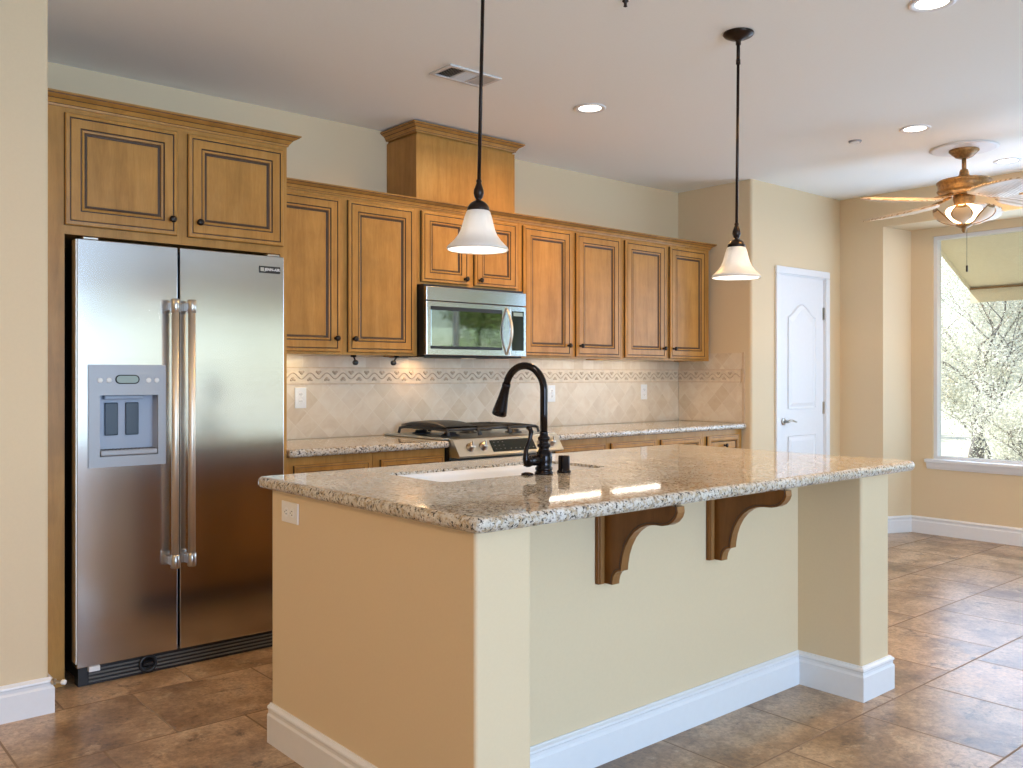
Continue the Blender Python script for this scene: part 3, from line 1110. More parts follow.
lower('base cabinet touching the right side of the range', 3.735, 4.232, [(3.765, 4.210)])
lower('base cabinet second to the right of the range', 4.233, 4.728, [(4.265, 4.700)])
lower('base cabinet second from the tan side wall', 4.729, 5.234, [(4.762, 5.195)])
lower('base cabinet in the corner against the tan side wall', 5.235, PX - .012, [(5.275, 5.660)])

def counter(label, x0, x1, yf):
    m = MB('granite')
    m.slab(0, x1 - x0, yf - YB, -.010, 0, .039, corner=0, nose=.015)
    o = m.build('countertop', None, (x0, YB, .876))
    return tag(o, label, 'countertop')
counter('speckled beige granite countertop between refrigerator and range', 1.990, 2.941, 3.948)
counter('speckled beige granite countertop right of the range', 3.734, PX - .010, 3.948)

# ================================================================== RANGE
GX0, GX1 = 2.944, 3.731
r = thing('range', ((GX0 + GX1) / 2, YB, 0), 'stainless steel slide-in gas range with black grates', 'stove')
hw = (GX1 - GX0) / 2 - .002
m = MB(['black', 'steel'])
m.box(-hw, hw, 3.955 - YB, -.012, .08, .915, 0)
m.box(-hw + .02, hw - .02, 4.0 - YB, -.03, .002, .08, 0)
m.build('body', r)
m = MB(['steel_plain', 'blackglass'])
m.box(-hw, hw, 3.935 - YB, -.035, .9155, .926, 0, r=.004)
m.box(-hw - .03, -hw + .01, 3.97 - YB, -.035, .9165, .928, 0, r=.003)
m.box(hw - .01, hw + .03, 3.97 - YB, -.035, .9165, .928, 0, r=.003)
ck = m.build('cooktop', r)
m = MB(['steel_plain', 'black'])
yt, yb_ = 3.935 - YB, 3.862 - YB
pr = [(-hw, yt + .03, .914), (-hw, yt, .925), (-hw, yt - .012, .921), (-hw, yb_, .832), (-hw, yb_ + .008, .822), (-hw, yt + .03, .822)]
m.prism(pr, (2 * hw, 0, 0), 0)
cp = m.build('control_panel', r)
# frame on the slanted face
slope = Vector((0, yb_ - (yt - .012), .832 - .921)); slen = slope.length; sdir = slope.normalized(); snorm = Vector((0, sdir.z, -sdir.y))
if snorm.y > 0: snorm = -snorm
def onface(x, t, out=0.0):
    return Vector((x, yt - .012, .921)) + sdir * (t * slen) + snorm * out
m = MB('blackglass')
a = [onface(-.145, .16, .0005), onface(.18, .16, .0005), onface(.18, .86, .0005), onface(-.145, .86, .0005)]
m.prism(a, snorm * .002, 0)
dsp = m.build('display', cp)
for (kx, kt) in [(-.12 + i * .032, .30 + j * .20) for i in range(3) for j in range(3)] + [(-.01 + i * .034, .72) for i in range(6)]:
    m = MB('keygrey')
    m.ball(tuple(onface(kx, kt, .003)), .0045, 0, (1.3, .5, .6), 8)
    m.build('touch_key', dsp)
for x in (-.295, -.205, .235, .315):
    q = MB(['nickel', 'steel_plain'])
    rot = Vector((0, 0, 1)).rotation_difference(snorm).to_matrix()
    q.lathe([(0, 0), (.026, 0), (.026, .004), (.021, .006), (.019, .026), (.016, .029), (0, .029)], tuple(onface(x, .5, .0008)), rot, 24)
    c = onface(x, .5, .032)
    q.box(c.x - .004, c.x + .004, c.y - .003, c.y + .006, c.z - .018, c.z + .018, 0, r=.002)
    q.build('knob', cp)
m = MB(['steel_plain', 'blackglass', 'black'])
m.box(-hw + .004, hw - .004, 3.905 - YB, 3.953 - YB, .27, .805, 0, r=.006)
m.box(-.25, .25, 3.902 - YB, 3.9045 - YB, .36, .64, 1)
dd = m.build('oven_door', r)
m = MB('handle')
m.tube([(-.34, 3.855 - YB, .765), (.34, 3.855 - YB, .765)], .012, 12)
for x in (-.31, .31):
    m.tube([(x, 3.855 - YB, .765), (x, 3.906 - YB, .765)], .009, 10)
m.build('handle', dd)
m = MB('steel_plain'); m.box(-hw + .004, hw - .004, 3.908 - YB, 3.953 - YB, .09, .255, r=.006); m.build('drawer', r)
# burners and grates
for bx_, by_ in ((-.24, -.16), (-.24, -.45), (.24, -.16), (.24, -.45), (0, -.31)):
    q = MB(['iron', 'steel_plain'])
    q.lathe([(0, 0), (.055, 0), (.050, .006), (.036, .010), (.036, .018), (.030, .021), (0, .022)], (bx_, by_, .926), 'z', 24)
    q.build('burner', ck)
def grate(x0, x1, y0, y1, high=0.0):
    q = MB('iron')
    t = .0085
    z = .966 + high
    for x in (x0, x1):
        q.tube([(x, y0, .931), (x, y0 + .012, z - .006), (x, y0 + .06, z), (x, (y0 + y1) / 2, z + .003), (x, y1 - .06, z), (x, y1 - .012, z - .006), (x, y1, .931)], t, 8)
    for y in (y0 + .03, (y0 + y1) / 2, y1 - .03):
        q.tube([(x0, y, z), (x1, y, z)], t, 8)
    for x in ((x0 * 2 + x1) / 3, (x0 + 2 * x1) / 3):
        q.tube([(x, y0 + .03, z), (x, y0 + .12, z + .006), (x, (y0 + y1) / 2, z)], t * .9, 8)
        q.tube([(x, (y0 + y1) / 2, z), (x, y1 - .12, z + .006), (x, y1 - .03, z)], t * .9, 8)
    return q.build('grate', ck)
grate(-.340, -.120, -.57, -.07)
grate(-.112, .112, -.57, -.07)
grate(.120, .340, -.57, -.07)
# domed griddle plate lying on the left grate
q = thing('griddle_plate', ((GX0 + GX1) / 2 - .230, YB - .32, .979), 'dark domed griddle lid resting on the left grate of the range', 'griddle')
m = MB('iron')
N = 14
for half in (0,):
    ptsA = []
    for i in range(N + 1):
        u = -1 + 2 * i / N
        hgt = .026 * (1 - abs(u) ** 2.4)
        ptsA.append((u * .215, hgt))
    rows = []
    for x, sx in ((-.115, .55), (-.10, .9), (0, 1.0), (.10, .9), (.115, .55)):
        rows.append([m.bm.verts.new((x, yy, hh * sx + .004)) for yy, hh in ptsA])
    for a_, b_ in zip(rows[:-1], rows[1:]):
        for i in range(N):
            f = m.bm.faces.new([a_[i], a_[i + 1], b_[i + 1], b_[i]]); f.smooth = True
    bot = [[m.bm.verts.new((v.co.x, v.co.y, 0)) for v in rw] for rw in (rows[0], rows[-1])]
    for i in range(N):
        m.bm.faces.new([rows[0][i + 1], rows[0][i], bot[0][i], bot[0][i + 1]])
        m.bm.faces.new([rows[-1][i], rows[-1][i + 1], bot[1][i + 1], bot[1][i]])
        m.bm.faces.new([bot[0][i], bot[0][i + 1], bot[1][i + 1], bot[1][i]])
m.build('plate', q)

# ================================================================== MICROWAVE
r = thing('microwave', (2.952, 4.18, 1.381), 'stainless over-the-range microwave with curved handle under the short cabinet', 'microwave')
WM, HM = .758, .402
m = MB(['black', 'darkgap'])
m.box(0.0, WM, .030, YB - 4.18 - .012, .012, HM + .014, 0)
m.box(.01, WM - .01, .035, YB - 4.18 - .02, 0, .012, 1)
m.build('case', r)
m = MB('steel'); m.box(0.0, WM, 0.0, .030, .322, HM, r=.003); m.build('vent_panel', r)
m = MB(['steel'])
m.box(0.0, .622, 0.0, .030, .010, .318, 0, r=.003)
dm = m.build('door', r)
m = MB('mirrorglass'); m.box(.030, .560, -.0025, -.0003, .045, .290, r=.001); wn_ = m.build('window', dm)
m = MB('black')
m.box(.030, .560, -.0036, -.0027, .045, .062); m.box(.030, .560, -.0036, -.0027, .268, .290)
m.build('window_mask', wn_)
m = MB('handle')
P_ = [(.597, -.002 - .048 * math.sin(PI * t), .020 + .285 * t) for t in [i / 14 for i in range(15)]]
m.tube(P_, [.006 + .004 * math.sin(PI * i / 14) for i in range(15)], 12)
m.build('handle', dm)
m = MB('steel'); m.box(.625, WM, 0.0, .030, .010, .318, r=.003); cp = m.build('control_panel', r)
m = MB('blackglass'); m.box(.642, WM - .022, -.002, -.0003, .045, .288); kp = m.build('keypad', cp)
m = MB('lcd'); m.box(.652, WM - .032, -.003, -.0021, .258, .280); m.build('display', kp)

# ================================================================== ISLAND
IX0, IX1 = 1.398, 3.540
IYF, IYC, IYB = 2.045, 1.766, 2.911
r = thing('kitchen_island', (IX0, IYC, 0), 'painted kitchen island base with rounded end columns and white baseboard', 'island')
def li(x, y): return x - IX0, y - IYC
m = MB('paint')
vr = lambda keep: (lambda e: abs(e.verts[0].co.z - e.verts[1].co.z) > .5 and keep(e.verts[0].co))
ZT = .875
# left end wall + column
m.box(0, .189, 0, IYB - IYC, .0005, ZT, r=.011, seg=4, edges=vr(lambda c: True), smooth=False)
m.build('end_wall', r)
m = MB('paint'); m.box(3.321 - IX0, IX1 - IX0, 0, IYB - IYC, .0005, ZT, r=.011, seg=4, edges=vr(lambda c: True)); m.build('end_wall', r)
m = MB('paint'); m.box(.189, 3.321 - IX0, IYF - IYC, IYF - IYC + .10, .0005, ZT); m.build('knee_wall', r)
m = MB(['wood', 'darkgap'])
m.box(.189, 3.321 - IX0, IYB - IYC - .02, IYB - IYC, .10, ZT, 0)
m.box(.189, 3.321 - IX0, IYB - IYC - .08, IYB - IYC - .07, .001, .10, 1)
bf = m.build('cabinet_face', r)
for k in range(4):
    a = .22 + k * .425
    mm = MB(['wood', 'glaze', 'glaze2'])
    y = IYB - IYC
    mm.rings(a, a + .40, .13, .84, y, [(p, -q, c) for p, q, c in DOORP])
    mm.build('door', bf)
m = MB('white')
h = BH
base_profile(m, (0, IYB - IYC), (0, 0), (-1, 0), e0=(0, 0), e1=(1, 0))
base_profile(m, (0, 0), (.189, 0), (0, -1), e0=(1, 0), e1=(1, 0))
base_profile(m, (.189, 0), (.189, IYF - IYC), (1, 0), e0=(1, 0), e1=(-1, 0))
base_profile(m, (.189, IYF - IYC), (3.321 - IX0, IYF - IYC), (0, -1), e0=(-1, 0), e1=(-1, 0))
base_profile(m, (3.321 - IX0, IYF - IYC), (3.321 - IX0, 0), (-1, 0), e0=(-1, 0), e1=(1, 0))
base_profile(m, (3.321 - IX0, 0), (IX1 - IX0, 0), (0, -1), e0=(1, 0), e1=(1, 0))
base_profile(m, (IX1 - IX0, 0), (IX1 - IX0, IYB - IYC), (1, 0), e0=(1, 0))
m.build('baseboard', r)

# island worktop with the sink opening
SX0, SX1, SY0, SY1 = 1.765, 2.560, 2.405, 2.760
TX0, TX1, TY0, TY1 = 1.372, 3.712, 1.728, 2.990
m = MB('granite'); m.slab(0, TX1 - TX0, 0, TY1 - TY0, 0, .040, corner=.035, nose=.0175)
top = m.build('island_countertop', None, (TX0, TY0, .8765))
tag(top, 'large speckled beige granite island top with bullnose edge', 'countertop')
top.location = (0, 0, 0)
for v in top.data.vertices: v.co += Vector((TX0, TY0, .8765))
t_ = top
boolean_cut(t_, [(SX0, SX1, SY0, SY1, .80, 1.0, 0, .03, 4, 'v')])
for v in t_.data.vertices: v.co -= Vector((TX0, TY0, .8765))
t_.location = (TX0, TY0, .8765)

r = thing('sink', ((SX0 + SX1) / 2, (SY0 + SY1) / 2, .66), 'white undermount kitchen sink set into the island top', 'sink')
m = MB('porcelain')
a, b = (SX1 - SX0) / 2 - .0015, (SY1 - SY0) / 2 - .0015
zt, zb = .2450, .0
def rr(a, b, z, rad=.05, n=5):
    out = []
    for (sx, sy, st) in ((1, 1, 0), (-1, 1, PI / 2), (-1, -1, PI), (1, -1, 3 * PI / 2)):
        for k in range(n + 1):
            t = st + PI / 2 * k / n
            out.append((sx * (a - rad) + rad * math.cos(t), sy * (b - rad) + rad * math.sin(t), z))
    return out
loops = [rr(a, b, zt), rr(a - .002, b - .002, zt + .001), rr(a - .004, b - .004, zt - .02), rr(a - .012, b - .012, zb + .04), rr(a - .05, b - .05, zb + .012), rr(a - .05, b - .05, zb + .012)]
lv = [[m.bm.verts.new(p) for p in lp] for lp in loops]
for A, B in zip(lv[:-2], lv[1:-1]):
    for i in range(len(A)):
        f = m.bm.faces.new([A[i], A[(i + 1) % len(A)], B[(i + 1) % len(A)], B[i]]); f.smooth = True
m.bm.faces.new(lv[4])
for v in lv[5]: m.bm.verts.remove(v)
m.build('basin', r)
m = MB('steel_plain'); m.lathe([(0, .001), (.03, .001), (.042, .003), (.045, .006), (.045, .001)], (0, 0, .0125), 'z', 24); m.build('drain', r)

# corbels
def corbel_outline():
    # (distance from wall, height) from the top outer tip to the foot
    P = [(0, 0), (.298, 0), (.300, -.018), (.294, -.034), (.280, -.050), (.262, -.060), (.240, -.065), (.210, -.066), (.180, -.070), (.150, -.082), (.125, -.100),
         (.104, -.124), (.088, -.152), (.077, -.182), (.071, -.212), (.069, -.232), (.055, -.235), (.044, -.243), (.036, -.256), (.032, -.272), (.031, -.283), (0, -.283)]
    return P
cb = thing('corbel', (2.172, IYF - .001, .8735), 'curved dark maple corbel under the counter, nearer the camera', 'corbel', 'corbels under the island overhang')
m = MB(['corbel', 'corbeledge'])
pts = [(-.026, -d - .016, z) for d, z in corbel_outline()]
m.prism(pts, (.034, 0, 0), 0, edge_mi=1)
for s in (-.0265, .0262):
    # routed line along the curve on both cheeks
    prev = None
m.build('bracket', cb)
m = MB(['glaze'])
ol = corbel_outline()[1:-1]
for sx in (-.0268,):
    m.tube([(sx, -d - .016 + .010 * 0.6, z + .006) for d, z in ol], .0016, 5)
m.build('routed_line', cb)
m = MB(['corbel', 'corbeledge'])
m.box(-.058, .040, -.016, 0, -.284, 0, 0, r=.003)
m.box(-.050, -.034, -.019, -.0155, -.283, -.001, 1, r=.0012)
m.box(.016, .032, -.019, -.0155, -.283, -.001, 1, r=.0012)
m.build('backplate', cb)
c2 = copy_tree(cb)
c2.location = (2.760, IYF - .001, .8735)
c2['label'] = 'curved dark maple corbel under the counter, nearer the right column'

# ================================================================== FAUCET AND SOAP DISPENSER
fx, fy, fz = 2.190, 2.372, .9167
r = thing('kitchen_faucet', (fx, fy, fz), 'dark bronze gooseneck pull-down faucet standing on the island counter', 'faucet')
m = MB('faucetmetal')
m.lathe([(0, 0), (.033, 0), (.034, .006), (.030, .010), (.029, .014), (.032, .018), (.031, .024), (.027, .028), (.030, .045), (.0305, .062), (.028, .078), (.021, .086), (.018, .092),
         (.020, .096), (.024, .100), (.024, .106), (.018, .110), (.016, .118), (.022, .126), (.022, .132), (.016, .138), (.0145, .150), (.0145, .152), (0, .152)], (0, 0, 0), 'z', 28)
m.build('body', r)
m = MB('faucetmetal')
R_ = .088
dirv = Vector((-0.18, 1, 0)).normalized()
pts = [(0, 0, .14), (0, 0, .22), (0, 0, .303)]
for k in range(1, 17):
    a = PI * k / 16 * .93
    q = dirv * (R_ - R_ * math.cos(a))
    pts.append((q.x, q.y,   .303 + R_ * math.sin(a)))
m.tube(pts, .0135, 16)
m.build('spout', r)
e = Vector(pts[-1]); d = (Vector(pts[-1]) - Vector(pts[-2])).normalized()
m = MB(['faucetmetal', 'black'])
m.tube([e - d * .004, e + d * .006, e + d * .012, e + d * .05, e + d * .10, e + d * .118, e + d * .122], [.0155, .0165, .0155, .0190, .0265, .0285, .0245], 18)
m.build('spray_head', r)
m = MB('faucetmetal')
m.tube([(-.020, 0, .052), (-.040, 0, .052), (-.066, 0, .052), (-.070, 0, .052), (-.082, 0, .052), (-.086, 0, .052)], [.019, .019, .019, .022, .022, .014], 18)
lv_ = m.build('handle_hub', r)
m = MB('faucetmetal')
m.tube([(-.082, .000, .036), (-.086, .002, .060), (-.082, .004, .088), (-.070, .006, .112), (-.060, .006, .135), (-.056, .006, .155), (-.062, .006, .166), (-.074, .006, .170)],
       [.012, .011, .0085, .0075, .0075, .009, .009, .006], 12)
m.build('lever', r)

r = thing('soap_dispenser', (2.287, 2.368, .9167), 'short black cylindrical cap standing right of the faucet', 'dispenser')
m = MB('faucetmetal')
m.lathe([(0, 0), (.025, 0), (.026, .004), (.024, .008), (.0215, .009), (.0215, .058), (.0195, .062), (0, .063)], (0, 0, 0), 'z', 24)
m.build('cap', r)
m = MB('faucetmetal'); m.lathe([(0, 0), (.021, 0), (.023, .002), (.020, .006), (.010, .009), (0, .0095)], (0, 0, 0), 'z', 24)
tag(m.build('hole_cover', None, (2.128, 2.392, .9167)), 'small dark round hole cover on the counter left of the faucet', 'cover')

# ================================================================== OUTLETS
def outlet(loc, rz, label, horizontal=False, blank=False):
    r = thing('outlet', loc, label, 'outlet', None, rz)
    w_, h_ = (.058, .035) if horizontal else (.035, .058)
    m = MB('whiteplastic'); m.box(-w_, w_, -.006, -.0003, -h_, h_, r=.002); pl = m.build('plate', r)
    m = MB(['whiteplastic', 'darkgap'])
    for s in (-1, 1):
        cx, cz = (s * .020, 0) if horizontal else (0, s * .020)
        m.cyl((cx, -.0055, cz), .0155, .0022, axis='-y', n=20, mi=0)
        if horizontal:
            for dz in (-.006, .006): m.box(cx - .003, cx + .005, -.0082, -.0076, cz + dz - .001, cz + dz + .001, 1)
            m.cyl((cx - .009, -.0076, cz), .002, .0006, axis='-y', n=8, mi=1)
        else:
            for dx in (-.006, .006): m.box(cx + dx - .001, cx + dx + .001, -.0082, -.0076, cz - .003, cz + .005, 1)
            m.cyl((cx, -.0076, cz - .009), .002, .0006, axis='-y', n=8, mi=1)
    m.build('sockets', pl)
    return r
outlet((2.379, YB - .008, 1.147), 0, 'white wall outlet on the backsplash beside the refrigerator')
outlet((4.310, YB - .008, 1.147), 0, 'white outlet on the backsplash just behind the faucet neck')
outlet((5.290, YB - .008, 1.147), 0, 'white outlet on the backsplash near the right corner')
outlet((IX0, 2.765, .812), -PI / 2, 'white horizontal outlet on the end of the island', horizontal=True)

# ================================================================== DOOR STOP
r = thing('door_stop', (.879 - .03, 3.705 - .0165, .118), 'small metal doorstop with white rubber tip on the left baseboard', 'doorstop')
m = MB('nickel'); m.cyl((0, 0, 0), .011, .012, axis='-y', n=14); m.cyl((0, -.010, 0), .0055, .030, axis='-y', n=12); m.build('post', r)
m = MB('whiteplastic'); m.cyl((0, -.038, 0), .0095, .016, axis='-y', n=14, cap=.002); m.build('rubber_tip', r)
r.rotation_euler = (0, 0, math.radians(42))
r.location = (.879 + .008, 3.705 - .014, .118)

# ================================================================== PENDANT LIGHTS
def pendant(loc, label, lean):
    r = thing('pendant_light', loc, label, 'lamp', 'bell-shaded pendants over the island')
    # the stem hangs a touch out of plumb, bottom end towards image left
    r.rotation_euler = Matrix.Rotation(lean, 3, Vector((math.cos(YAW), math.sin(YAW), 0))).to_euler()
    m = MB('bronze')
    m.lathe([(0, 0), (.064, 0), (.066, -.005), (.060, -.012), (.040, -.022), (.016, -.030), (.011, -.036), (.011, -.050), (0, -.050)], (0, 0, -.001), 'z', 32)
    m.build('canopy', r)
    zb = 1.690 - CZ
    m = MB('bronze')
    m.tube([(0, 0, -.03), (0, 0, -.12)], .0075, 12); m.tube([(0, 0, -.12), (0, 0, zb + .228)], .0062, 12)
    m.tube([(0, 0, -.115), (0, 0, -.135)], .0095, 12)
    m.build('rod', r)
    m = MB('bronze')
    m.lathe([(.007, .238), (.010, .232), (.008, .226), (.012, .216), (.0170, .202), (.0178, .190), (.013, .176), (.008, .170), (.011, .167), (.018, .164), (.029, .156), (.036, .145), (.0385, .134), (.037, .132), (0, .132)], (0, 0, zb), 'z', 28)
    m.build('socket_cup', r)
    m = MB('shade')
    outer = [(.036, .133), (.040, .129), (.046, .112), (.051, .092), (.057, .070), (.066, .050), (.079, .033), (.093, .019), (.101, .011), (.1035, .004), (.101, .000)]
    inner = [(.098, .003), (.094, .013), (.077, .029), (.062, .048), (.053, .070), (.047, .092), (.042, .112), (.037, .125), (.033, .129)]
    m.lathe(outer + inner, (0, 0, zb), 'z', 96, ripple=lambda a, h: -.035 * (max(0, math.cos(a * 4)) ** 14) * min(1, max(0, (h - .03) / .05)))
    m.build('glass_shade', r)
    m = MB('bulb'); m.ball((0, 0, zb + .066), .022, 0, (1, 1, 1.35), 14); m.build('bulb', r)
    l = bpy.data.lights.new('pendant_glow', 'POINT'); l.energy = 3.2; l.color = (1.0, 0.94, 0.84); l.shadow_soft_size = .025
    lo = bpy.data.objects.new('pendant_glow', l); COL.objects.link(lo); lo.parent = r; lo.location = (0, 0, zb + .035)
    return r
pendant((1.868 + .7587 * .022, 2.350 - .6515 * .022, CZ), 'left bell-shaded pendant hanging in front of the microwave cabinet', math.radians(1.2))
pendant((3.243 + .7587 * .004, 2.287 - .6515 * .004, CZ), 'right bell-shaded pendant hanging in front of the tan side wall', math.radians(.55))

# ================================================================== RECESSED LIGHTS
def downlight(x, y, label, watts=14, seen=True):
    r = thing('recessed_light', (x, y, CZ), label, 'ceiling light', 'recessed ceiling lights')
    m = MB('white'); m.lathe([(.060, -.0005), (.088, -.0005), (.088, -.004), (.080, -.007), (.064, -.004), (.060, -.0005)], (0, 0, 0), 'z', 36); m.build('trim_ring', r)
    m = MB('lens_on'); m.lathe([(0, -.002), (.062, -.002), (.062, -.0006), (0, -.0006)], (0, 0, 0), 'z', 36); m.build('lens', r)
    l = bpy.data.lights.new('downlight_beam', 'AREA'); l.shape = 'DISK'; l.size = .12; l.energy = watts; l.color = WARM; l.spread = math.radians(165)
    lo = bpy.data.objects.new('downlight_beam', l); COL.objects.link(lo); lo.parent = r; lo.location = (0, 0, -.012)
    return r
downlight(3.536, 3.455, 'recessed ceiling light nearest the maple vent box', 20)
downlight(5.296, 2.481, 'recessed ceiling light between the right pendant and the ceiling fan', 7)
downlight(6.570, 2.440, 'recessed ceiling light just right of the fan canopy', 7)
downlight(3.560, 1.600, 'recessed ceiling light cut by the top edge of the photo', 20)
# unseen lamps added behind the camera to warm the faces turned left
for (x, y) in ((-0.6, 2.9), (-0.6, 1.2), (-1.8, 0.2), (0.9, -1.5), (-1.9, 2.4)):
    downlight(x, y, 'unseen recessed ceiling light added behind the camera for warm light', 9)

# ceiling vent
r = thing('ceiling_vent', (2.69, 3.478, CZ), 'white rectangular air vent grille in the ceiling', 'vent')
m = MB('vent')
a, b = .158, .088
m.box(-a, a, -b, -b + .022, -.009, -.0005, r=.002); m.box(-a, a, b - .022, b, -.009, -.0005, r=.002)
m.box(-a, -a + .022, -b + .0221, b - .0221, -.009, -.0005, r=.002); m.box(a - .022, a, -b + .0221, b - .0221, -.009, -.0005, r=.002)
for x in (-.048, .048): m.box(x - .004, x + .004, -b + .02, b - .02, -.008, -.0005)
m.build('frame', r)
m = MB('darkgap'); m.box(-a + .02, a - .02, -b + .02, b - .02, -.002, -.0004); m.build('backing', r)
for sec, (x0, x1, tilt) in enumerate(((-.136, -.054, -1), (-.042, .042, 0), (.054, .136, 1))):
    for k in range(7):
        q = MB('vent')
        if tilt:
            x = x0 + (x1 - x0) * (k + .5) / 7
            q.prism([(x - .004, -b + .021, -.0025), (x - .003, -b + .021, -.0025), (x - .003 + tilt * .006, -b + .021, -.0075), (x - .004 + tilt * .006, -b + .021, -.0075)], (0, 2 * b - .042, 0))
        else:
            y = -b + .026 + (2 * b - .05) * k / 6.5
            q.prism([(x0, y, -.0025), (x0, y + .001, -.0025), (x0, y + .007, -.0075), (x0, y + .006, -.0075)], (x1 - x0, 0, 0))
        q.build('louver', r)
r = thing('fire_sprinkler', (5.292, 2.858, CZ), 'small white sprinkler cap on the ceiling left of the fan', 'sprinkler')
m = MB('ceiling'); m.lathe([(0, -.010), (.030, -.010), (.036, -.007), (.038, -.0005), (0, -.0005)], (0, 0, 0), 'z', 24); m.build('cover', r)
m = MB('greyplastic'); m.lathe([(.030, -.0102), (.034, -.0085), (.0385, -.0005), (.040, -.0005), (.036, -.009)], (0, 0, 0), 'z', 24); m.build('shadow_ring', r)
m = MB('bronze'); m.lathe([(0, -.0005), (.012, -.0005), (.013, -.004), (.006, -.010), (.006, -.020), (.008, -.024), (0, -.028)], (0, 0, 0), 'z', 16)
tag(m.build('ceiling_hook', None, (2.628, 2.375, CZ)), 'tiny dark hook on the ceiling at the top edge between the pendants', 'hook')

# ================================================================== UNDER-CABINET LIGHTS
def puck(x, y, label, arm):
    r = thing('swivel_spotlight', (x, y, UZ0 + .002), label, 'lamp', 'black swivel heads under the left wall cabinet')
    m = MB('black'); m.cyl((arm, .02, -.0125), .016, .012, n=16); m.tube([(arm, .02, -.010), (arm * .4, .006, -.024), (0, 0, -.040)], .005, 8); m.build('bracket', r)
    m = MB('black'); m.lathe([(0, 0), (.012, 0), (.0145, .004), (.0145, .020), (.010, .027), (0, .029)], (0, -.012, -.043), 'y', 20); m.build('head', r)
puck(2.560, 4.30, 'black swivel spotlight head left of its twin under the left wall cabinet', .0)
puck(2.795, 4.28, 'black swivel spotlight head on an arm beside the microwave', .035)
r = thing('undercabinet_light', (4.72, 4.44, UZ0 + .032), 'long lit strip light under the right wall cabinets', 'lamp')
m = MB('whiteplastic'); m.box(-.62, .62, -.035, .035, -.014, -.0008, r=.003); m.build('housing', r)
m = MB('tube_on')
m.box(-.58, .02, -.008, .008, -.020, -.0145); m.box(.06, .58, -.008, .008, -.020, -.0145)
m.build('tube', r)
for xx in (0.0,):
    l = bpy.data.lights.new('strip_glow', 'AREA'); l.shape = 'RECTANGLE'; l.size = 1.12; l.size_y = .012; l.energy = 0.7; l.color = (1.0, .86, .66)
    lo = bpy.data.objects.new('strip_glow', l); COL.objects.link(lo); lo.parent = r; lo.location = (xx, 0, -.022)
r = thing('undercabinet_light', (2.24, 4.47, UZ0 + .032), 'small yellow-lit lamp under the cabinet beside the refrigerator', 'lamp')
m = MB('whiteplastic'); m.box(-.16, .16, -.025, .025, -.012, -.0008, r=.003); m.build('housing', r)
m = MB('lens_on'); m.box(-.14, .14, -.015, .015, -.016, -.0125); m.build('lens', r)
l = bpy.data.lights.new('lamp_glow', 'AREA'); l.shape = 'RECTANGLE'; l.size = .28; l.size_y = .03; l.energy = 0.6; l.color = (1.0, .80, .42)
lo = bpy.data.objects.new('lamp_glow', l); COL.objects.link(lo); lo.parent = r; lo.location = (0, 0, -.018)
# cooktop lamp built into the microwave
mw = bpy.data.objects['microwave']
for xx in (.10, .50):
    m = MB('lens_dim'); m.box(xx, xx + .08, .28, .33, -.0015, -.0002); m.build('cooktop_lamp', mw)
l = bpy.data.lights.new('cooktop_glow', 'AREA'); l.size = .08; l.energy = 0.6; l.color = (1.0, .66, .36)
lo = bpy.data.objects.new('cooktop_glow', l); COL.objects.link(lo); lo.parent = mw; lo.location = (.16, .30, -.006)

# ================================================================== CEILING FAN
FCX, FCY = 5.989, 2.487
r = thing('ceiling_fan', (FCX, FCY, CZ), 'antique bronze ceiling fan with palm-leaf blades and petal light', 'ceiling fan')
m = MB('white'); m.lathe([(0, -.0005), (.20, -.0005), (.205, -.006), (.185, -.012), (.16, -.009), (.13, -.014), (0, -.012)], (0, 0, 0), 'z', 48); m.build('ceiling_medallion', r)
m = MB('fanbody')
m.lathe([(0, -.012), (.088, -.012), (.090, -.022), (.072, -.040), (.050, -.060), (.024, -.070), (0, -.070)], (0, 0, 0), 'z', 36); m.build('canopy', r)
m = MB('fanbody'); m.tube([(0, 0, -.06), (0, 0, -.16)], .0135, 16); m.build('downrod', r)
m = MB('fanbody')
m.lathe([(0, -.140), (.022, -.140), (.026, -.150), (.032, -.175), (.046, -.190), (.10, -.200), (.150, -.208), (.163, -.218), (.163, -.226), (.156, -.232), (.156, -.268), (.162, -.276), (.150, -.290), (.10, -.300), (.06, -.306), (0, -.306)], (0, 0, 0), 'z', 48)
m.build('motor_housing', r)
m = MB('fanbody'); m.lathe([(0, -.30), (.062, -.30), (.066, -.33), (.058, -.36), (.062, -.372), (0, -.372)], (0, 0, 0), 'z', 32); m.build('light_fitter', r)
rightv = Vector((math.sin(YAW), -math.cos(YAW), 0)); fwdv = Vector((math.cos(YAW), math.sin(YAW), 0))
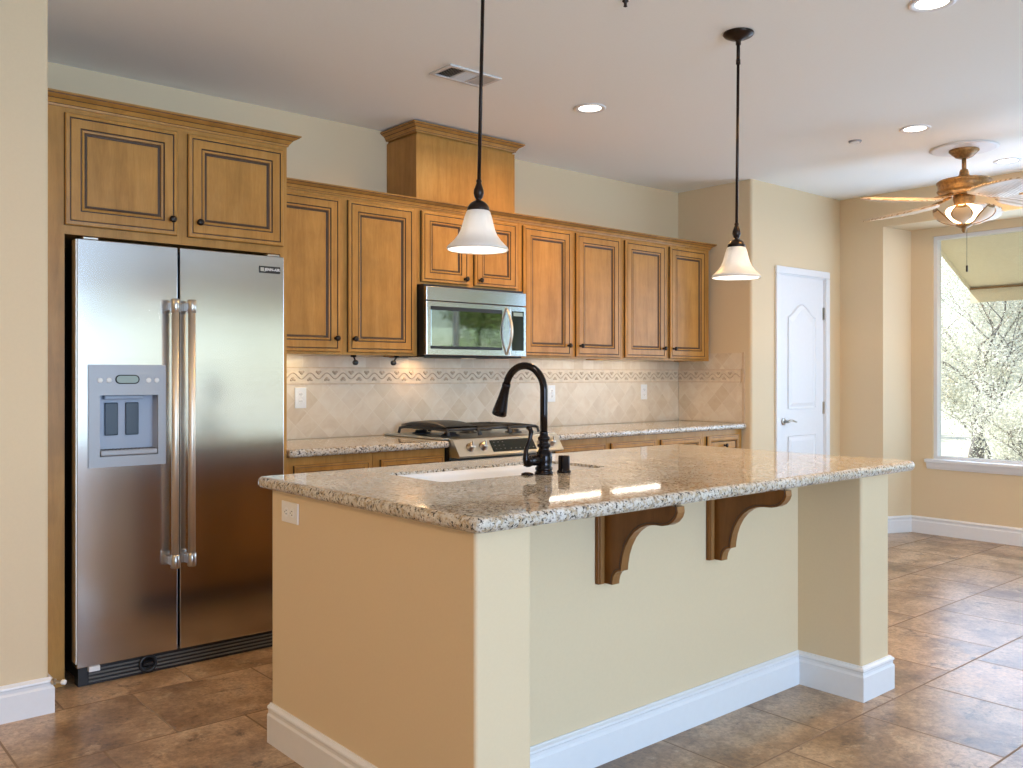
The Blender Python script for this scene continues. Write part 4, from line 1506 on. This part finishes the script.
def blade(theta):
    d = rightv * math.cos(theta) + fwdv * math.sin(theta)
    d.z = 0
    s = Vector((-d.y, d.x, 0))
    m = MB('fanbody')
    m.tube([tuple(d * .09 + Vector((0, 0, -.300))), tuple(d * .15 + Vector((0, 0, -.322))), tuple(d * .22 + Vector((0, 0, -.335)))], [.012, .010, .008], 8)
    arm = m.build('blade_arm', r)
    m = MB('blade')
    N = 16
    top, bot = [], []
    R0, R1 = .18, .76
    for i in range(N + 1):
        t = i / N
        rad = R0 + (R1 - R0) * t
        wd = .022 + .105 * (math.sin(PI * min(1, t ** .8 * 1.0)) ** .75) if 0 < t < 1 else (.022 if t == 0 else .004)
        wd *= 1 + .06 * math.sin(t * 34)
        z = -.330 - .025 * t
        rowt, rowb = [], []
        for j, u in enumerate((-1, -.5, 0, .5, 1)):
            pitch = -.16 * u * wd
            sag = -.018 * u * u * (wd / .12)
            p = d * rad + s * (u * wd) + Vector((0, 0, z + pitch + sag))
            rowt.append(m.bm.verts.new(p)); rowb.append(m.bm.verts.new(p - Vector((0, 0, .008))))
        top.append(rowt); bot.append(rowb)
    for i in range(N):
        for j in range(4):
            m.bm.faces.new([top[i][j], top[i + 1][j], top[i + 1][j + 1], top[i][j + 1]]).smooth = True
            m.bm.faces.new([bot[i][j], bot[i][j + 1], bot[i + 1][j + 1], bot[i + 1][j]]).smooth = True
        m.bm.faces.new([top[i][0], bot[i][0], bot[i + 1][0], top[i + 1][0]])
        m.bm.faces.new([top[i][4], top[i + 1][4], bot[i + 1][4], bot[i][4]])
    m.bm.faces.new([v for v in top[0]] + [v for v in reversed(bot[0])])
    m.bm.faces.new([v for v in reversed(top[N])] + [v for v in bot[N]])
    m.build('blade', arm)
for k in range(5):
    blade(math.radians(50 + 72 * k))
m = MB('bowl'); m.lathe([(.06, -.372), (.098, -.385), (.110, -.405), (.100, -.440), (.075, -.468), (.035, -.486), (0, -.490)], (0, 0, 0), 'z', 36); bw = m.build('light_bowl', r)
for k in range(6):
    a0 = 2 * PI * (k + .3) / 6
    m = MB(['petal', 'fanbody'])
    N = 10
    rows = []
    for i in range(N + 1):
        t = i / N
        rad = .040 + .150 * math.sin(t * PI * .5) ** .9
        z = -.500 + .100 * t ** 1.6
        half = .45 * math.sin(PI * min(1, .12 + .80 * t)) ** .9
        row = []
        for u in (-1, -.85, -.4, 0, .4, .85, 1):
            a = a0 + u * half * .95
            row.append(m.bm.verts.new((rad * math.cos(a), rad * math.sin(a), z + .008 * u * u)))
        rows.append(row)
    for i in range(N):
        for j in range(6):
            f = m.bm.faces.new([rows[i][j], rows[i + 1][j], rows[i + 1][j + 1], rows[i][j + 1]])
            f.smooth = True; f.material_index = 1 if j in (0, 5) or i == N - 1 else 0
    pe = m.build('petal', r)
    sm = pe.modifiers.new('thick', 'SOLIDIFY'); sm.thickness = .004
m = MB('fanbody'); m.lathe([(0, -.486), (.045, -.492), (.050, -.502), (.030, -.512), (.014, -.520), (.016, -.530), (.008, -.545), (0, -.548)], (0, 0, 0), 'z', 24); m.build('finial', r)
m = MB('bronze'); m.tube([(.018, -.01, -.51), (.018, -.01, -.76)], .0014, 6); m.cyl((.018, -.01, -.80), .006, .042, n=12, cap=.002); m.build('pull_chain', r)
l = bpy.data.lights.new('fan_light_glow', 'POINT'); l.energy = 13; l.color = (1.0, .66, .34); l.shadow_soft_size = .04
lo = bpy.data.objects.new('fan_light_glow', l); COL.objects.link(lo); lo.parent = r; lo.location = (0, 0, -.385)

# ================================================================== OUTDOORS
m = MB('dryground'); m.box(XR + .15, 46, -60, 30, -.30, -.15); m.build('ground_east')
g1 = bpy.data.objects['ground_east']; g1.name = 'patio_ground'; structure(g1, 'pale sunlit ground outside the niche window')
m = MB('patio'); m.box(-22, XR + .149, -16, YR - .15, -.30, -.15); structure(m.build('rear_patio'), 'pale patio paving behind the house')
m = MB('lawn'); m.box(-22, XR + .149, -60, -16, -.30, -.15); structure(m.build('rear_lawn'), 'lawn beyond the rear patio')

# awning outside the niche window
r = thing('window_awning', (XR + .15, 3.33, 2.42), 'cream canvas awning projecting outside the niche window', 'awning')
m = MB('canvas')
L0, L1 = 0.0, -3.0
X1, Z1 = .76, -.385
X0, Z0 = .01, -.005
m.prism([(X0, L0, Z0), (X1, L0, Z1), (X1, L0, Z1 + .006), (X0, L0, Z0 + .006)], (0, L1, 0))
m.build('canopy_sheet', r)
m = MB('canvas')
m.prism([(X1 - .003, L0, Z1 + .01), (X1 + .003, L0, Z1 + .01), (X1 + .003, L0, Z1 - .125), (X1 - .003, L0, Z1 - .125)], (0, L1, 0))
m.build('valance', r)
m = MB('awnbar'); m.box(X1 - .03, X1 - .004, L1, L0, Z1 - .012, Z1 + .002); m.build('front_bar', r)
m = MB('canvas')
m.prism([(X0, L0 + .003, Z0), (X1, L0 + .003, Z1), (X1, L0 + .003, Z1 - .03), (X0, L0 + .003, Z0 - .06)], (0, -.006, 0))
m.build('side_hem', r)

def tree(name, loc, label, h, spread, nleaf, leafm, leafsize, seed, cat='tree', trunk_r=.10, group=None, low=.15, bleaf=1.0, up=.35):
    rnd = random.Random(seed)
    r = thing(name, loc, label, cat, group)
    m = MB('bark')
    tips = []
    def grow(p, d, ln, rad, lev):
        pts = [p]; rr_ = [rad]
        q = Vector(p); dd = Vector(d)
        n = 5
        for i in range(n):
            dd = (dd + Vector((rnd.uniform(-.22, .22), rnd.uniform(-.22, .22), rnd.uniform(-.08, .16)))).normalized()
            q = q + dd * ln / n
            pts.append(q.copy()); rr_.append(rad * (1 - .55 * (i + 1) / n))
            if lev >= 1: tips.append((q.copy(), lev))
        m.tube(pts, rr_, 6 if lev < 2 else 4)
        if lev < 4:
            for k in range(3 if lev else 6):
                i = rnd.randint(2, n)
                az = rnd.uniform(0, 2 * PI)
                nd = (dd * .55 + Vector((math.cos(az), math.sin(az), up)) * spread).normalized()
                grow(pts[i], nd, ln * rnd.uniform(.55, .8), rr_[i] * .62, lev + 1)
    for k in range(2):
        grow(Vector((rnd.uniform(-.2, .2), rnd.uniform(-.2, .2), 0)), Vector((rnd.uniform(-.25, .25), rnd.uniform(-.25, .25), 1)).normalized(), h * .42, trunk_r, 0)
    m.build('branches', r, fix=False)
    m = MB(leafm)
    vs, fs = [], []
    for i in range(nleaf):
        p, lev = rnd.choice(tips)
        c = p + Vector((rnd.gauss(0, .16), rnd.gauss(0, .16), rnd.gauss(0, .14))) * bleaf
        if c.z < low: continue
        a = Vector((rnd.gauss(0, 1), rnd.gauss(0, 1), rnd.gauss(0, 1))).normalized()
        b = a.cross(Vector((rnd.gauss(0, 1), rnd.gauss(0, 1), rnd.gauss(0, 1)))).normalized()
        s_ = leafsize * rnd.uniform(.6, 1.4)
        k = len(vs)
        vs += [c - a * s_, c - b * s_ * .45, c + a * s_, c + b * s_ * .45]
        fs.append((k, k + 1, k + 2, k + 3))
    me = bpy.data.meshes.new('foliage')
    me.from_pydata([tuple(v) for v in vs], [], fs)
    me.materials.append(M[leafm])
    fo = bpy.data.objects.new('foliage', me); COL.objects.link(fo); fo.parent = r
    m.bm.free()
    return r
tree('pale_tree', (13.2, 5.35, -.15), 'pale leafy tree with grey forking trunk seen through the niche window', 4.6, .95, 60000, 'leaf_pale', .017, 3, trunk_r=.06)
tree('shrub', (10.6, 3.55, -.15), 'low pale shrub just outside the niche window', 1.6, 1.0, 16000, 'leaf_pale', .014, 11, 'shrub', trunk_r=.045)
tree('tree', (19.0, 6.6, -.15), 'pale airy tree behind and to the right of the forking trunk', 4.8, 1.1, 50000, 'leaf_pale', .026, 23, 'tree', trunk_r=.08)
tree('tree', (20.5, 13.0, -.15), 'pale airy tree at the far left of the niche window', 5.0, 1.1, 45000, 'leaf_pale', .026, 31, 'tree', trunk_r=.08)
tree('shrub', (16.0, 6.3, -.15), 'rounded pale shrub behind the forking trunk', 2.6, 1.2, 30000, 'leaf_pale', .020, 41, 'shrub', trunk_r=.04)
tree('garden_tree', (11.2, -3.6, -.15), 'green garden tree beyond the side garden', 5.0, .8, 9000, 'leaf_green', .07, 5)
tree('garden_tree', (14.2, -8.2, -.15), 'green garden tree beyond the side garden, farther from the house', 5.4, .8, 9000, 'leaf_green', .07, 6)
